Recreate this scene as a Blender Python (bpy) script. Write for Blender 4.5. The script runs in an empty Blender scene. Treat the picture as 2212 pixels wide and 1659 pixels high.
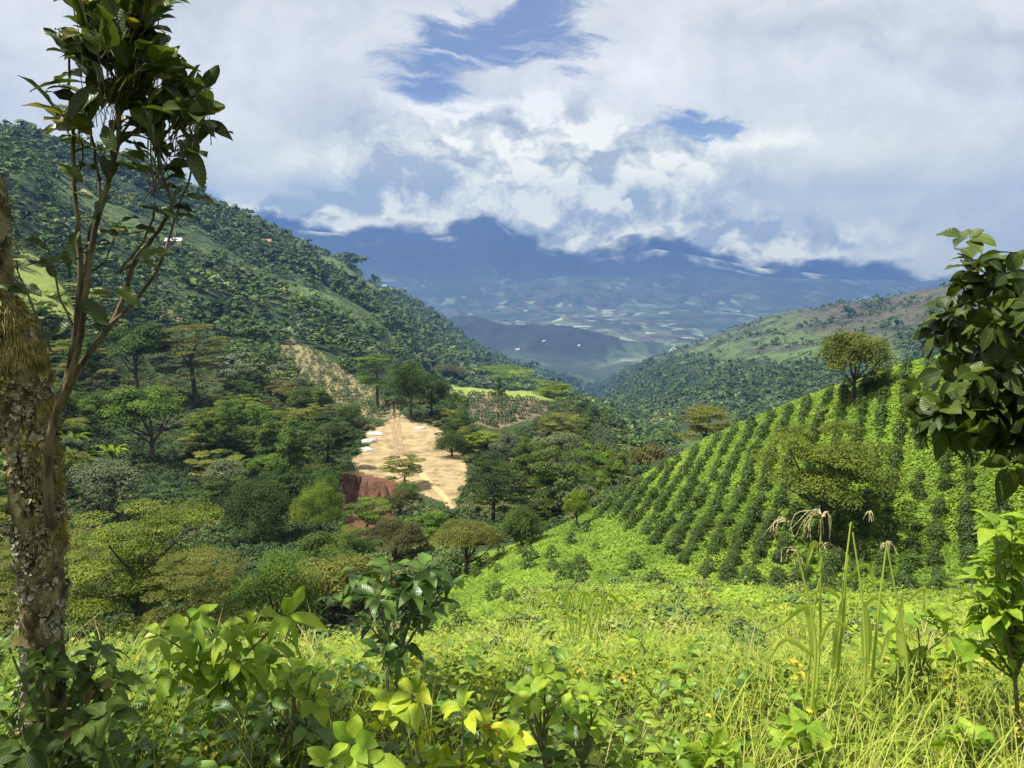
import bpy, math, random
import numpy as np
from mathutils import Vector
R = math.radians
rng = np.random.default_rng(7)
random.seed(7)
scene = bpy.context.scene
COL = scene.collection

# ---------------------------------------------------------------- camera, render
HAZE_D = 0.00016; HAZE_COL = (0.13, 0.245, 0.54)
PITCH = R(10.5)
cam_d = bpy.data.cameras.new('camera'); cam_d.lens = 27; cam_d.sensor_width = 36
cam_d.clip_start = 0.05; cam_d.clip_end = 60000
cam = bpy.data.objects.new('camera', cam_d); COL.objects.link(cam)
cam.location = (0, 0, 0); cam.rotation_euler = (math.pi/2 - PITCH, 0, 0)
scene.camera = cam
cy = scene.cycles
cy.use_denoising = True
try: cy.denoiser = 'OPENIMAGEDENOISE'
except Exception: pass
cy.max_bounces = 8; cy.diffuse_bounces = 3; cy.glossy_bounces = 2; cy.transmission_bounces = 4
cy.transparent_max_bounces = 8; cy.volume_bounces = 2
cy.sample_clamp_indirect = 6
scene.view_settings.view_transform = 'Standard'; scene.view_settings.look = 'None'
scene.view_settings.gamma = 1.0; scene.view_settings.exposure = 1.03

# ---------------------------------------------------------------- sun
SUN_EL, SUN_AZ = 63, -104          # azimuth from +Y (view direction), negative = left
sl = bpy.data.lights.new('sun', 'SUN'); sl.energy = 5.0; sl.angle = R(0.5); sl.color = (1.0, 0.96, 0.87)
so = bpy.data.objects.new('sun', sl); COL.objects.link(so)
sd = Vector((math.sin(R(SUN_AZ))*math.cos(R(SUN_EL)), math.cos(R(SUN_AZ))*math.cos(R(SUN_EL)), math.sin(R(SUN_EL))))
so.rotation_euler = sd.to_track_quat('Z', 'Y').to_euler()

# ---------------------------------------------------------------- node helper
class NT:
    def __init__(s, nt): s.t = nt
    def n(s, typ, **kw):
        nd = s.t.nodes.new(typ)
        for k, v in kw.items(): setattr(nd, k, v)
        return nd
    def put(s, sock, v):
        if isinstance(v, (int, float)): sock.default_value = v
        elif isinstance(v, (tuple, list)): sock.default_value = tuple(v) if len(v) == len(sock.default_value) else tuple(v) + (1,)
        else: s.t.links.new(v, sock)
    def m(s, op, a, b=None, c=None, clamp=False):
        nd = s.n('ShaderNodeMath', operation=op); nd.use_clamp = clamp
        s.put(nd.inputs[0], a)
        if b is not None: s.put(nd.inputs[1], b)
        if c is not None: s.put(nd.inputs[2], c)
        return nd.outputs[0]
    def vm(s, op, a, b=None):
        nd = s.n('ShaderNodeVectorMath', operation=op)
        s.put(nd.inputs[0], a)
        if b is not None: s.put(nd.inputs[1], b)
        return nd.outputs[0]
    def noise(s, vec, scale, detail=4, rough=0.5, dist=0.0, out=0):
        nd = s.n('ShaderNodeTexNoise'); s.put(nd.inputs['Vector'], vec)
        nd.inputs['Scale'].default_value = scale; nd.inputs['Detail'].default_value = detail
        nd.inputs['Roughness'].default_value = rough; nd.inputs['Distortion'].default_value = dist
        return nd.outputs[out]
    def ramp(s, v, lo, hi, smooth=True):
        nd = s.n('ShaderNodeMapRange'); nd.interpolation_type = 'SMOOTHSTEP' if smooth else 'LINEAR'
        s.put(nd.inputs[0], v); nd.inputs[1].default_value = lo; nd.inputs[2].default_value = hi
        return nd.outputs[0]
    def mix(s, f, a, b, mode='MIX'):
        nd = s.n('ShaderNodeMix', data_type='RGBA', blend_type=mode)
        s.put(nd.inputs[0], f); s.put(nd.inputs[6], a); s.put(nd.inputs[7], b)
        return nd.outputs[2]
    def comb(s, x, y, z):
        nd = s.n('ShaderNodeCombineXYZ')
        s.put(nd.inputs[0], x); s.put(nd.inputs[1], y); s.put(nd.inputs[2], z)
        return nd.outputs[0]

# ---------------------------------------------------------------- world: daylight sky with broken cloud
w = bpy.data.worlds.new('World'); scene.world = w; w.use_nodes = True
w.node_tree.nodes.clear()
W = NT(w.node_tree)
sky = W.n('ShaderNodeTexSky', sky_type='NISHITA'); sky.sun_disc = False
sky.sun_elevation = R(SUN_EL); sky.sun_rotation = R(SUN_AZ); sky.altitude = 1500
sky.air_density = 1.0; sky.dust_density = 0.3; sky.ozone_density = 2.0
tc = W.n('ShaderNodeTexCoord').outputs['Generated']
sp = W.n('ShaderNodeSeparateXYZ'); W.put(sp.inputs[0], tc)
ay = W.m('MAXIMUM', W.m('ABSOLUTE', sp.outputs[1]), 0.25)
U = W.m('DIVIDE', sp.outputs[0], ay); V = W.m('DIVIDE', sp.outputs[2], ay)     # direction coordinates, horizon at V = 0
uv = W.comb(U, V, 0.0)
warp = W.vm('SCALE', W.vm('SUBTRACT', W.noise(uv, 3.2, 6, 0.55, out=1), (0.5, 0.5, 0.5)), None)
warp.node.inputs[3].default_value = 0.13
uvw = W.vm('ADD', uv, warp)
s2 = W.n('ShaderNodeSeparateXYZ'); W.put(s2.inputs[0], uvw); Uw, Vw = s2.outputs[0], s2.outputs[1]
wf = W.vm('SCALE', W.vm('SUBTRACT', W.noise(uv, 16, 5, 0.6, out=1), (0.5, 0.5, 0.5)), None)
wf.node.inputs[3].default_value = 0.06
uvf = W.vm('ADD', uvw, wf)
s3 = W.n('ShaderNodeSeparateXYZ'); W.put(s3.inputs[0], uvf); Uf, Vf = s3.outputs[0], s3.outputs[1]
cp, spt = math.cos(PITCH), math.sin(PITCH)
def blob(dx, dy, rx, ry, amp=1.0, u=None, v=None, pw=1.0):
    """soft patch of sky; centre and radii as the angles they have seen from the lookout (2212 px wide frame)"""
    X, Y = dx*1024/2212, dy*1024/2212
    a = (X-512)/768; b = (384-Y)/768
    den = cp + b*spt
    cu, cv = a/den, (-spt + b*cp)/den
    ru, rv = rx*1024/2212/768, ry*1024/2212/768
    u = u or Uw; v = v or Vw
    p = W.m('MULTIPLY', W.m('SUBTRACT', u, cu), 1/ru); q = W.m('MULTIPLY', W.m('SUBTRACT', v, cv), 1/rv)
    r2 = W.m('ADD', W.m('MULTIPLY', p, p), W.m('MULTIPLY', q, q))
    e = W.m('EXPONENT', W.m('MULTIPLY', r2 if pw == 1.0 else W.m('POWER', r2, pw), -1.0))
    return e if amp == 1.0 else W.m('MULTIPLY', e, amp)
def total(lst):
    o = lst[0]
    for x in lst[1:]: o = W.m('ADD', o, x)
    return o
# holes of blue
st = W.vm('MULTIPLY', uvw, (2.4, 11.0, 1.0))
streak = W.noise(st, 2.6, 9, 0.62, 0.5)
left_edge = W.ramp(Uf, -0.235, -0.165)           # the big grey cloud on the left ends in a soft upright edge
holes = total([blob(1010, 75, 230, 120, 1.0, pw=1.3), blob(1230, 90, 150, 60, .45), blob(930, 190, 90, 40, .7),
               blob(1465, 250, 95, 38, 1.3, Uf, Vf), blob(1200, 330, 120, 26, .45, Uf, Vf), blob(1540, 235, 60, 20, .8, Uf, Vf)])
h1 = W.m('MULTIPLY', holes, left_edge)
h2 = total([h1, blob(420, 425, 90, 45, .9, pw=1.4), blob(1690, 500, 45, 18, .5, Uf, Vf), blob(1850, 545, 50, 14, .5, Uf, Vf)])
hole = W.ramp(W.m('ADD', h2, W.m('MULTIPLY', W.m('SUBTRACT', streak, 0.56), W.m('MULTIPLY', W.ramp(h2, .05, .5), 4.6))), 0.15, 1.05)
# bright cumulus and shading
billow = W.noise(W.vm('MULTIPLY', uvf, (1, 1.5, 1)), 10, 10, 0.6)
billow2 = W.noise(W.vm('ADD', W.vm('MULTIPLY', uvf, (1, 1.5, 1)), (0.018, -0.05, 0)), 10, 10, 0.6)
relief = W.m('MULTIPLY', W.m('SUBTRACT', billow, billow2), 5.2)
soft = W.noise(W.vm('MULTIPLY', uvw, (1, 1.7, 1)), 3.0, 4, 0.5)
bright = total([blob(925, 215, 90, 22, 1.0, Uf, Vf), blob(1000, 440, 110, 50, .62, Uf, Vf), blob(1110, 365, 60, 22, .75, Uf, Vf),
                blob(1270, 445, 120, 70, .62, Uf, Vf), blob(1380, 395, 70, 35, .5, Uf, Vf), blob(1210, 300, 90, 20, .55, Uf, Vf),
                blob(600, 462, 150, 22, 1.0, Uf, Vf), blob(1330, 520, 120, 30, .45, Uf, Vf), blob(1560, 520, 100, 28, .55, Uf, Vf),
                blob(1640, 275, 130, 18, .7, Uf, Vf), blob(1140, 215, 110, 22, .6, Uf, Vf), blob(2020, 240, 260, 60, .35), blob(560, 170, 260, 130, .38),
                blob(1900, 565, 130, 16, .6, Uf, Vf), blob(1400, 150, 260, 60, .35), blob(900, 480, 90, 20, .5, Uf, Vf), blob(100, 120, 150, 120, .25)])
dark = total([blob(1250, 340, 110, 40, .5, Uf, Vf), blob(1700, 60, 300, 30, .2), blob(700, 330, 260, 120, .22), blob(1500, 450, 120, 40, .2, Uf, Vf), blob(2150, 60, 160, 60, .22), blob(1690, 480, 60, 25, .3, Uf, Vf)])
zone = W.ramp(total([blob(1150, 380, 380, 150, 1.0), blob(700, 480, 400, 40, .8), blob(1600, 530, 400, 60, .7)]), .1, .8)
puff = W.m('MULTIPLY', W.ramp(W.m('ADD', billow, W.m('MULTIPLY', bright, .16)), .54, .62), zone)
lum = total([W.m('MULTIPLY', puff, .26), W.m('MULTIPLY', bright, 0.62), W.m('MULTIPLY', dark, -0.5), W.m('MULTIPLY', relief, W.m('MULTIPLY_ADD', zone, 1.0, 0.14)),
             W.m('MULTIPLY', W.m('SUBTRACT', soft, 0.5), 0.6), 0.44, W.m('MULTIPLY', W.m('MULTIPLY', W.ramp(Uf, -0.235, -0.185), W.ramp(V, .02, .12)), 0.10), blob(760, 90, 120, 130, -.10), blob(820, 300, 110, 150, -.16)])
lum = W.m('MAXIMUM', W.m('MINIMUM', lum, 1.15), 0.0)
ccol = W.mix(lum, (0.44, 0.485, 0.54), (1.12, 1.11, 1.03))
blue = W.mix(1.0, sky.outputs[0], (0.055, 0.068, 0.095), 'MULTIPLY')
skyc = W.mix(W.m('MULTIPLY', hole, .82), ccol, blue)
lowb = W.m('MULTIPLY_ADD', W.ramp(V, .19, .04), .75, 1.0)
skyc = W.vm('MULTIPLY', skyc, W.comb(lowb, W.m('MULTIPLY_ADD', W.m('SUBTRACT', lowb, 1.0), .92, 1.0), W.m('MULTIPLY_ADD', W.m('SUBTRACT', lowb, 1.0), .30, 1.0)))
below = W.ramp(V, -0.03, -0.16)
skyc = W.mix(below, skyc, (0.22, 0.30, 0.34))
bg = W.n('ShaderNodeBackground'); W.put(bg.inputs[0], skyc); bg.inputs[1].default_value = 0.56
ow = W.n('ShaderNodeOutputWorld'); w.node_tree.links.new(bg.outputs[0], ow.inputs[0])
w.cycles.sampling_method = 'MANUAL'; w.cycles.sample_map_resolution = 512

# ---------------------------------------------------------------- geometry helpers
def tag(o, label=None, cat=None, group=None, kind=None):
    if label: o['label'] = label
    if cat: o['category'] = cat
    if group: o['group'] = group
    if kind: o['kind'] = kind
    return o
def mesh_np(name, V, F, mats, attrs=None, matidx=None, smooth=True):
    """V (n,3); F (m,k) faces of equal length; attrs {name: array (n,) or (n,3)}"""
    me = bpy.data.meshes.new(name)
    V = np.asarray(V, np.float32); F = np.asarray(F, np.int32); k = F.shape[1]
    me.vertices.add(len(V)); me.vertices.foreach_set('co', V.ravel())
    me.loops.add(F.size); me.loops.foreach_set('vertex_index', F.ravel())
    me.polygons.add(len(F)); me.polygons.foreach_set('loop_start', np.arange(0, F.size, k, dtype=np.int32))
    if not isinstance(mats, (list, tuple)): mats = [mats]
    for m in mats: me.materials.append(m)
    if matidx is not None: me.polygons.foreach_set('material_index', np.asarray(matidx, np.int32))
    me.polygons.foreach_set('use_smooth', np.full(len(F), smooth))
    for an, av in (attrs or {}).items():
        av = np.asarray(av, np.float32)
        if av.ndim == 1:
            a = me.attributes.new(an, 'FLOAT', 'POINT'); a.data.foreach_set('value', av)
        else:
            a = me.attributes.new(an, 'FLOAT_COLOR', 'POINT')
            a.data.foreach_set('color', np.concatenate([av, np.ones((len(av), 1), np.float32)], 1).ravel())
    me.update(calc_edges=True)
    return me
def link(name, me, parent=None, loc=(0, 0, 0)):
    o = bpy.data.objects.new(name, me); COL.objects.link(o); o.location = loc
    if parent: o.parent = parent
    return o
def empty(name, loc, rz=0, s=1):
    o = bpy.data.objects.new(name, None); COL.objects.link(o); o.location = loc; o.rotation_euler = (0, 0, rz)
    o.scale = (s, s, s) if np.isscalar(s) else s; o.empty_display_size = 0.2
    return o
def hashn(ix, iy, seed):
    h = (ix*374761393 + iy*668265263 + seed*1274126177) & 0xFFFFFFFF
    h = ((h ^ (h >> 13))*1274126177) & 0xFFFFFFFF
    h = h ^ (h >> 16)
    return (h & 0xFFFFFF)/float(0xFFFFFF)
def vnoise(x, y, seed=0):
    x = np.asarray(x, float); y = np.asarray(y, float)
    ix = np.floor(x).astype(np.int64); iy = np.floor(y).astype(np.int64)
    fx = x-ix; fy = y-iy; fx = fx*fx*(3-2*fx); fy = fy*fy*(3-2*fy)
    a = hashn(ix, iy, seed); b = hashn(ix+1, iy, seed); c = hashn(ix, iy+1, seed); d = hashn(ix+1, iy+1, seed)
    return (a*(1-fx)+b*fx)*(1-fy)+(c*(1-fx)+d*fx)*fy
def fbm(x, y, seed=0, oct=5, gain=.5):
    s = 0; a = 1; t = 0
    for i in range(oct):
        s = s + a*vnoise(x*2**i, y*2**i, seed+i*17); t += a; a *= gain
    return s/t        # 0..1, mean .5
def pchip(xk, yk, x):
    """monotone cubic through the knots"""
    xk = np.asarray(xk, float); yk = np.asarray(yk, float); h = np.diff(xk); dl = np.diff(yk)/h
    m = np.zeros(len(xk)); 
    for i in range(1, len(xk)-1):
        if dl[i-1]*dl[i] > 0:
            w1 = 2*h[i]+h[i-1]; w2 = h[i]+2*h[i-1]; m[i] = (w1+w2)/(w1/dl[i-1]+w2/dl[i])
    m[0] = dl[0]; m[-1] = dl[-1]
    x = np.clip(x, xk[0], xk[-1]); i = np.clip(np.searchsorted(xk, x)-1, 0, len(xk)-2)
    t = (x-xk[i])/h[i]; t2 = t*t; t3 = t2*t
    return (2*t3-3*t2+1)*yk[i]+(t3-2*t2+t)*h[i]*m[i]+(-2*t3+3*t2)*yk[i+1]+(t3-t2)*h[i]*m[i+1]
def ratio(Y):          # height per metre of forward distance of a point seen at row Y
    b = (384-Y)/768; return (-spt+b*cp)/(cp+b*spt)
def rowof(r):
    return 384-768*(spt+cp*r)/(cp-spt*r)
def gx(d):             # lateral scale of the ground sheet
    return np.sqrt(d*d+25.0)
def pt(dx, dy, d):     # a point at forward distance d in the direction (dx, dy) of the 2212 px frame
    X, Y = dx*1024/2212, dy*1024/2212
    b = (384-Y)/768; den = cp+b*spt
    return np.array([(X-512)/768/den*d, d, (-spt+b*cp)/den*d])

# ---------------------------------------------------------------- terrain control
XC = [-400, 0, 120, 250, 350, 440, 520, 590, 650, 740, 850, 950, 1024, 1400]
def T(*v): return list(v)
ND = {  # node: (distances, rows) over XC
 2: (T(7, 7, 7, 7, 7.5, 8, 9, 10, 10, 10, 10, 9, 8, 8), T(680, 680, 678, 674, 668, 660, 650, 645, 642, 645, 650, 648, 640, 630)),
 3: (T(16, 16, 16, 16, 16, 18, 21, 22, 22, 22, 22, 22, 22, 20), T(790, 790, 780, 770, 745, 690, 625, 600, 594, 596, 602, 600, 594, 588)),
 4: (T(34, 34, 34, 36, 40, 44, 44, 44, 42, 41, 40, 38, 36, 30), T(690, 690, 685, 680, 660, 620, 580, 566, 564, 564, 564, 560, 552, 545)),
 5: (T(60, 60, 60, 60, 62, 62, 60, 66, 68, 66, 62, 56, 52, 50), T(560, 580, 590, 600, 596, 578, 547, 514, 476, 432, 387, 358, 350, 320)),
 6: (T(90, 90, 90, 90, 88, 86, 88, 110, 120, 130, 140, 140, 140, 140), T(450, 490, 515, 535, 535, 525, 532, 524, 500, 485, 470, 460, 450, 440)),
 7: (T(150, 150, 150, 150, 132, 132, 140, 170, 210, 260, 260, 260, 260, 260), T(330, 390, 430, 450, 470, 472, 472, 468, 475, 475, 460, 440, 430, 420)),
 8: (T(260, 260, 260, 250, 240, 240, 240, 240, 270, 400, 420, 420, 420, 420), T(180, 270, 330, 372, 392, 392, 394, 416, 458, 450, 430, 410, 400, 390)),
 9: (T(400, 380, 400, 420, 420, 450, 450, 450, 450, 560, 600, 600, 600, 600), T(120, 190, 260, 308, 345, 410, 416, 432, 446, 428, 408, 395, 385, 380)),
 10: (T(550, 520, 560, 620, 700, 900, 1100, 1200, 900, 850, 900, 900, 900, 900), T(90, 150, 200, 258, 300, 355, 385, 404, 408, 385, 355, 340, 330, 310)),
}
SKY_X = [-400, 0, 28, 60, 100, 125, 160, 185, 208, 245, 301, 324, 345, 370, 417, 440, 460, 486, 532, 570, 592, 600, 625, 671, 741, 782, 820, 856, 903, 949, 975, 1024, 1400]
SKY_Y = [75, 126, 134, 147, 157, 163, 178, 190, 207, 221, 243, 254, 262, 281, 301, 317, 333, 350, 368, 381, 390, 392, 370, 352, 325, 312, 306, 302, 293, 286, 290, 292, 280]
N11D = ([-400, 0, 120, 250, 350, 440, 520, 590, 605, 650, 740, 850, 950, 1400], [700, 640, 760, 980, 1300, 1800, 2300, 2600, 2500, 1800, 1600, 1500, 1400, 1300])
MT_X = [-400, 185, 250, 320, 390, 440, 465, 482, 495, 520, 545, 580, 620, 655, 700, 760, 820, 900, 960, 1024, 1400]
MT_Y = [200, 203, 220, 226, 230, 232, 226, 211, 214, 234, 246, 254, 250, 243, 250, 262, 268, 272, 278, 282, 290]
COLS = np.concatenate([np.linspace(-500, -40, 90, endpoint=False), np.arange(-40, 1064, 1.25), np.linspace(1065, 1500, 90)])
NC = len(COLS)
nodes_d = [np.full(NC, -3000.), np.full(NC, -40.), np.full(NC, 0.), np.full(NC, 3.)]
nodes_z = [np.full(NC, 250.), np.full(NC, 4.), np.full(NC, -1.6), 3*ratio(np.full(NC, 765.))]
for k in range(2, 11):
    d = pchip(XC, ND[k][0], COLS); y = pchip(XC, ND[k][1], COLS)
    nodes_d.append(d); nodes_z.append(d*ratio(y))
d = pchip(N11D[0], N11D[1], COLS); y11 = np.interp(COLS, SKY_X, SKY_Y)
y11 = y11 + (fbm(COLS/22., COLS*0, 5)-.5)*4
nodes_d.append(d); nodes_z.append(d*ratio(y11+1.5))
nodes_d.append(np.full(NC, 3400.)); nodes_z.append(np.full(NC, -500.))
nodes_d.append(np.full(NC, 5600.)); nodes_z.append(np.full(NC, -500.))
nodes_d.append(np.full(NC, 6900.)); nodes_z.append(np.full(NC, -330.))
nodes_d.append(np.full(NC, 7700.)); nodes_z.append(7700*ratio(np.maximum(np.interp(COLS, MT_X, MT_Y)*.35+250*.65-6, np.interp(COLS, MT_X, MT_Y)+12)))
mty = np.interp(COLS, MT_X, MT_Y)
nodes_d.append(np.full(NC, 8300.)); nodes_z.append(8300*ratio(mty-14))
nodes_d.append(np.full(NC, 8600.)); nodes_z.append(8600*ratio(mty+6))
nodes_d = np.array(nodes_d); nodes_z = np.array(nodes_z)
K = len(nodes_d)                       # list index: 0..3 = n-1..n1, then n2 at 4 ... n11 at 13, n12 14, n13 15, n14 16, n15 17, n16 18, n17 19
SUB = [6, 12, 10, 24, 30, 34, 50, 46, 46, 60, 50, 60, 60, 50, 70, 60, 46, 24, 10]
SI = []
for k in range(K-1):
    SI += list(k+np.arange(SUB[k])/SUB[k])
SI.append(K-1); SI = np.array(SI); NR = len(SI)
ki = np.minimum(SI.astype(int), K-2); kt = (SI-ki)[:, None]
wd = np.arcsinh(nodes_d/2.0)           # distance coordinate, log-like far away, linear near and behind
WD = wd[ki]*(1-kt)+wd[ki+1]*kt
# monotone cubic along distance, vectorised over the columns
h = np.diff(wd, axis=0); dl = np.diff(nodes_z, axis=0)/h
m = np.zeros_like(nodes_z)
pos = dl[:-1]*dl[1:] > 0
w1 = 2*h[1:]+h[:-1]; w2 = h[1:]+2*h[:-1]
with np.errstate(all='ignore'):
    mm = (w1+w2)/(w1/dl[:-1]+w2/dl[1:])
m[1:-1] = np.where(pos, mm, 0); m[0] = dl[0]; m[-1] = dl[-1]
H = h[ki]; t = (WD-wd[ki])/H; t2 = t*t; t3 = t2*t
TZ = (2*t3-3*t2+1)*nodes_z[ki]+(t3-2*t2+t)*H*m[ki]+(-2*t3+3*t2)*nodes_z[ki+1]+(t3-t2)*H*m[ki+1]
TD = np.sinh(WD)*2.0
AC = (COLS-512)/768
def lateral(D, Z):     # dividing by the view denominator keeps columns upright in view far off
    rr = np.clip(Z/np.maximum(D, 20.), -.6, .4); Yr = rowof(rr); den = cp+(384-Yr)/768*spt
    f = np.clip((D-8)/30, 0, 1)
    return gx(D)/(den*f+(1-f)*1.0)
# smooth lateral factor
TX = AC[None, :]*lateral(TD, TZ)
SS = np.repeat(SI[:, None], NC, 1)
# relief
def band(a, b, wdt=.4): return np.clip((SS-a)/wdt, 0, 1)*np.clip((b-SS)/wdt, 0, 1)
TZ += (fbm(TX/1.6, TD/1.6, 3)-.5)*0.28*band(1.5, 8, .8)
TZ += (fbm(TX/14, TD/14, 9)-.5)*3.0*band(6.6, 12, .6)*np.clip((TD-75)/40, 0, 1)
gul = 1-np.abs(fbm(TX/120+TD/300, TD/160, 21, 5)*2-1)
TZ += (gul-.75)*26*band(9.6, 13, .6)*np.clip((TD-180)/300, 0, 1)
gul2 = 1-np.abs(fbm(TX/420+TD/900, TD/700, 31, 6, .55)*2-1)
TZ += (gul2-.75)*90*band(11.2, 13, .8)*np.clip((TD-600)/800, 0, 1)*np.clip((900-np.abs(TX-1500))/900, 0.25, 1)
TZ += (fbm(TX/600, TD/600, 41, 6)-.5)*70*band(14.0, 16.2, .5)
TZ += (fbm(TX/900, TD/900, 51, 6, .58)-.5)*120*band(15.6, 17.3, .6)
DARKHILL = np.zeros(TZ.shape)
def bump(dx, dy, d, rx, ry, hgt):
    global TZ, DARKHILL
    x0 = (dx*1024/2212-512)/768*d
    g = np.exp(-((TX-x0)/rx)**2-((TD-d)/ry)**2)
    TZ += g*hgt*(SS > 13.2)*(0.7+.6*fbm(TX/130, TD/130, 61, 5))
    if hgt > 55: DARKHILL = np.maximum(DARKHILL, np.clip(g*2.2, 0, 1))
bump(1000, 690, 4100, 260, 330, 40); bump(1330, 730, 3900, 110, 160, 45); bump(960, 660, 4600, 300, 260, 40)
bump(1500, 760, 3500, 140, 160, 40); bump(1230, 690, 4700, 90, 160, 40); bump(1150, 760, 3600, 260, 220, 50)
bump(1060, 735, 3700, 480, 330, 56); bump(1240, 770, 3450, 260, 200, 56); bump(940, 700, 3900, 330, 300, 62); bump(1390, 790, 3400, 230, 150, 40)
TROW = rowof(TZ/np.maximum(TD, .5))
TXP = np.repeat(COLS[None, :], NR, 0)

DS = 2212/1024
def colrow(X):
    return np.interp(X, COLS, np.arange(NC))
def hit(dx, dy, smin=2.0, smax=19.0):
    """first ground point met in the direction (dx, dy) of the 2212 px frame"""
    X, Y = dx/DS, dy/DS
    c = int(round(float(colrow(X))))
    r = TROW[:, c]; i = np.where((r <= Y) & (SI >= smin) & (SI <= smax))[0]
    if len(i) == 0: return None
    i = i[0]
    if i == 0: return None
    f = (r[i-1]-Y)/max(r[i-1]-r[i], 1e-6); f = min(max(f, 0), 1)
    g = lambda A: A[i-1, c]*(1-f)+A[i, c]*f
    return np.array([g(TX), g(TD), g(TZ)]), g(SS)
def ground(x, d):
    """ground height under (x, d)"""
    z0 = np.interp(d, TD[:, NC//2], TZ[:, NC//2]); den = 1.0
    for _ in range(2):
        L = lateral(np.array([float(d)]), np.array([float(z0)]))[0]
        c = float(np.interp(512+768*x/L, COLS, np.arange(NC))); i = int(min(c, NC-2)); f = c-i
        z0 = np.interp(d, TD[:, i], TZ[:, i])*(1-f)+np.interp(d, TD[:, i+1], TZ[:, i+1])*f
    return float(z0)
def inpoly(px, py, poly):
    px = np.asarray(px, float); py = np.asarray(py, float); ins = np.zeros(px.shape, bool)
    n = len(poly); j = n-1
    for i in range(n):
        xi, yi = poly[i]; xj, yj = poly[j]
        if yi != yj:
            c = ((yi > py) != (yj > py)) & (px < (xj-xi)*(py-yi)/(yj-yi)+xi)
            ins ^= c
        j = i
    return ins
# ---------------------------------------------------------------- ground colour (soil, grass, scrub, with some cloud shadow painted in)
DX = TXP*DS; DY = TROW*DS
nA = fbm(TX/9, TD/9, 71); nB = fbm(TX/60, TD/60, 72, 6, .6); nC = fbm(TX/220, TD/260, 73, 6, .6)
def soft(v, a, b):
    t = np.clip((v-a)/(b-a), 0, 1); return (t*t*(3-2*t))[..., None]
def C(*c): return np.array(c)
col = np.zeros(TX.shape+(3,))
col[:] = C(.035, .055, .016)
# meadow and the coffee hill
mead = C(.060, .072, .018)*(0.6+.8*nA[..., None])
hill = C(.085, .135, .020)*(0.6+.8*nA[..., None]); 
xr = (TXP > np.interp(TD, [0, 20, 45, 58, 70], [-600, 300, 440, 470, 480]))
nearz = (SS < 7.35)
col = np.where((nearz & xr)[..., None], hill, col)
col = np.where((SS < 4.8)[..., None], mead, col)
# pasture, scrub and wood on the slopes beyond
past = C(.085, .125, .040)*(.75+.5*nA[..., None]); brown = C(.085, .068, .050); wood = C(.022, .040, .020)
far = soft(TD, 280, 420)
slope = past*(1-soft(nB, .42, .62))+C(.045, .070, .028)*soft(nB, .42, .62)
slope = slope*(1-soft(nC, .50, .58))+wood*soft(nC, .50, .58)
right = (DX > 1285) & (SS > 10.6) & (SS < 13.6)
up = (DY-np.interp(DX, [1290, 1450, 1700, 1900, 2212], [830, 800, 760, 730, 700]))
rs = past*1.1*(1-soft(nB, .45, .6))+C(.06, .065, .045)*soft(nB, .45, .6)
bz = soft(np.where(DX > 1600, DY, 900)+60*(nB-.5), 735, 700)*soft(DX, 1640, 1800)
rs = rs*(1-bz*.8)+brown*bz*.8
dk = soft(DY+110*(nC-.5)+50*(nB-.5), 755, 830)  # wood low on the right hill, its dark colour also painting in cloud shadow
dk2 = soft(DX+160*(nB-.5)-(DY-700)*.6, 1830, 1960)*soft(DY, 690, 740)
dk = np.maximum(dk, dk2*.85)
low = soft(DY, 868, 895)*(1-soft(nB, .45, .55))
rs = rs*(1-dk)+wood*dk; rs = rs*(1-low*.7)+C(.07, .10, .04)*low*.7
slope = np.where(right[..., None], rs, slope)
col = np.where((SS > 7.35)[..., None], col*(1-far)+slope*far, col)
top = soft(TD, 450, 560)*soft(DX, 60, 0)*(1-soft(DY, 300, 330)); col = col*(1-top)+C(.10, .13, .05)*top
lime = [((30, 530), (90, 560), (150, 640), (175, 700), (60, 720), (0, 700), (0, 600), (20, 560)),
        ((970, 810), (1060, 812), (1180, 835), (1230, 850), (1230, 872), (1130, 860), (1060, 850), (975, 845)),
        ((680, 552), (720, 556), (800, 612), (840, 640), (800, 640), (740, 600))]
wobx = DX+(nA-.5)*24; woby = DY+(fbm(TX/7, TD/7, 81)-.5)*16
vis = (SS > 6.5)
for p in lime: col[inpoly(wobx, woby, p) & (SS > 7.5) & (SS < 13.3)] = C(.20, .25, .055)
col[inpoly(wobx, woby, lime[2]) & (SS > 11)] = C(.13, .17, .05)
drys = [((600, 725), (650, 740), (700, 770), (760, 810), (830, 860), (860, 905), (790, 900), (720, 860), (650, 820), (610, 780)),
        ((1010, 850), (1150, 862), (1180, 880), (1160, 900), (1070, 925), (1020, 910)), ((1275, 895), (1310, 920), (1345, 985), (1290, 975), (1270, 940)),
        ((340, 655), (385, 670), (400, 700), (350, 690)), ((620, 893), (670, 893), (672, 915), (625, 915)), ((500, 830), (570, 850), (640, 900), (560, 890), (510, 860)),
        ((1085, 985), (1150, 1000), (1155, 1022), (1100, 1010)), ((960, 845), (1170, 860), (1170, 866), (960, 853))]
for i, p in enumerate(drys): col[inpoly(wobx, woby, p) & (SS > 7.5) & (SS < 13)] = C(.19, .165, .075) if i != 1 else C(.17, .125, .08)
clear = ((790, 935), (845, 905), (870, 895), (900, 912), (950, 925), (985, 960), (1010, 1010), (1005, 1050), (985, 1080), (985, 1110), (960, 1085), (905, 1065), (830, 1045), (765, 1012), (760, 990), (800, 965))
cm = inpoly(DX+(nA-.5)*14, DY+(fbm(TX/7, TD/7, 81)-.5)*12, clear) & (SS > 7.5) & (SS < 10.5)
rill = np.abs(fbm(TX/9+TD/14, TD/3.0, 92, 5, .6)*2-1)
dirt = C(.36, .27, .14)*(.70+.5*fbm(TX/5, TD/2.2, 91, 5, .6)[..., None])*(.62+.38*np.clip(rill*7, 0, 1)[..., None])
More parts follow.
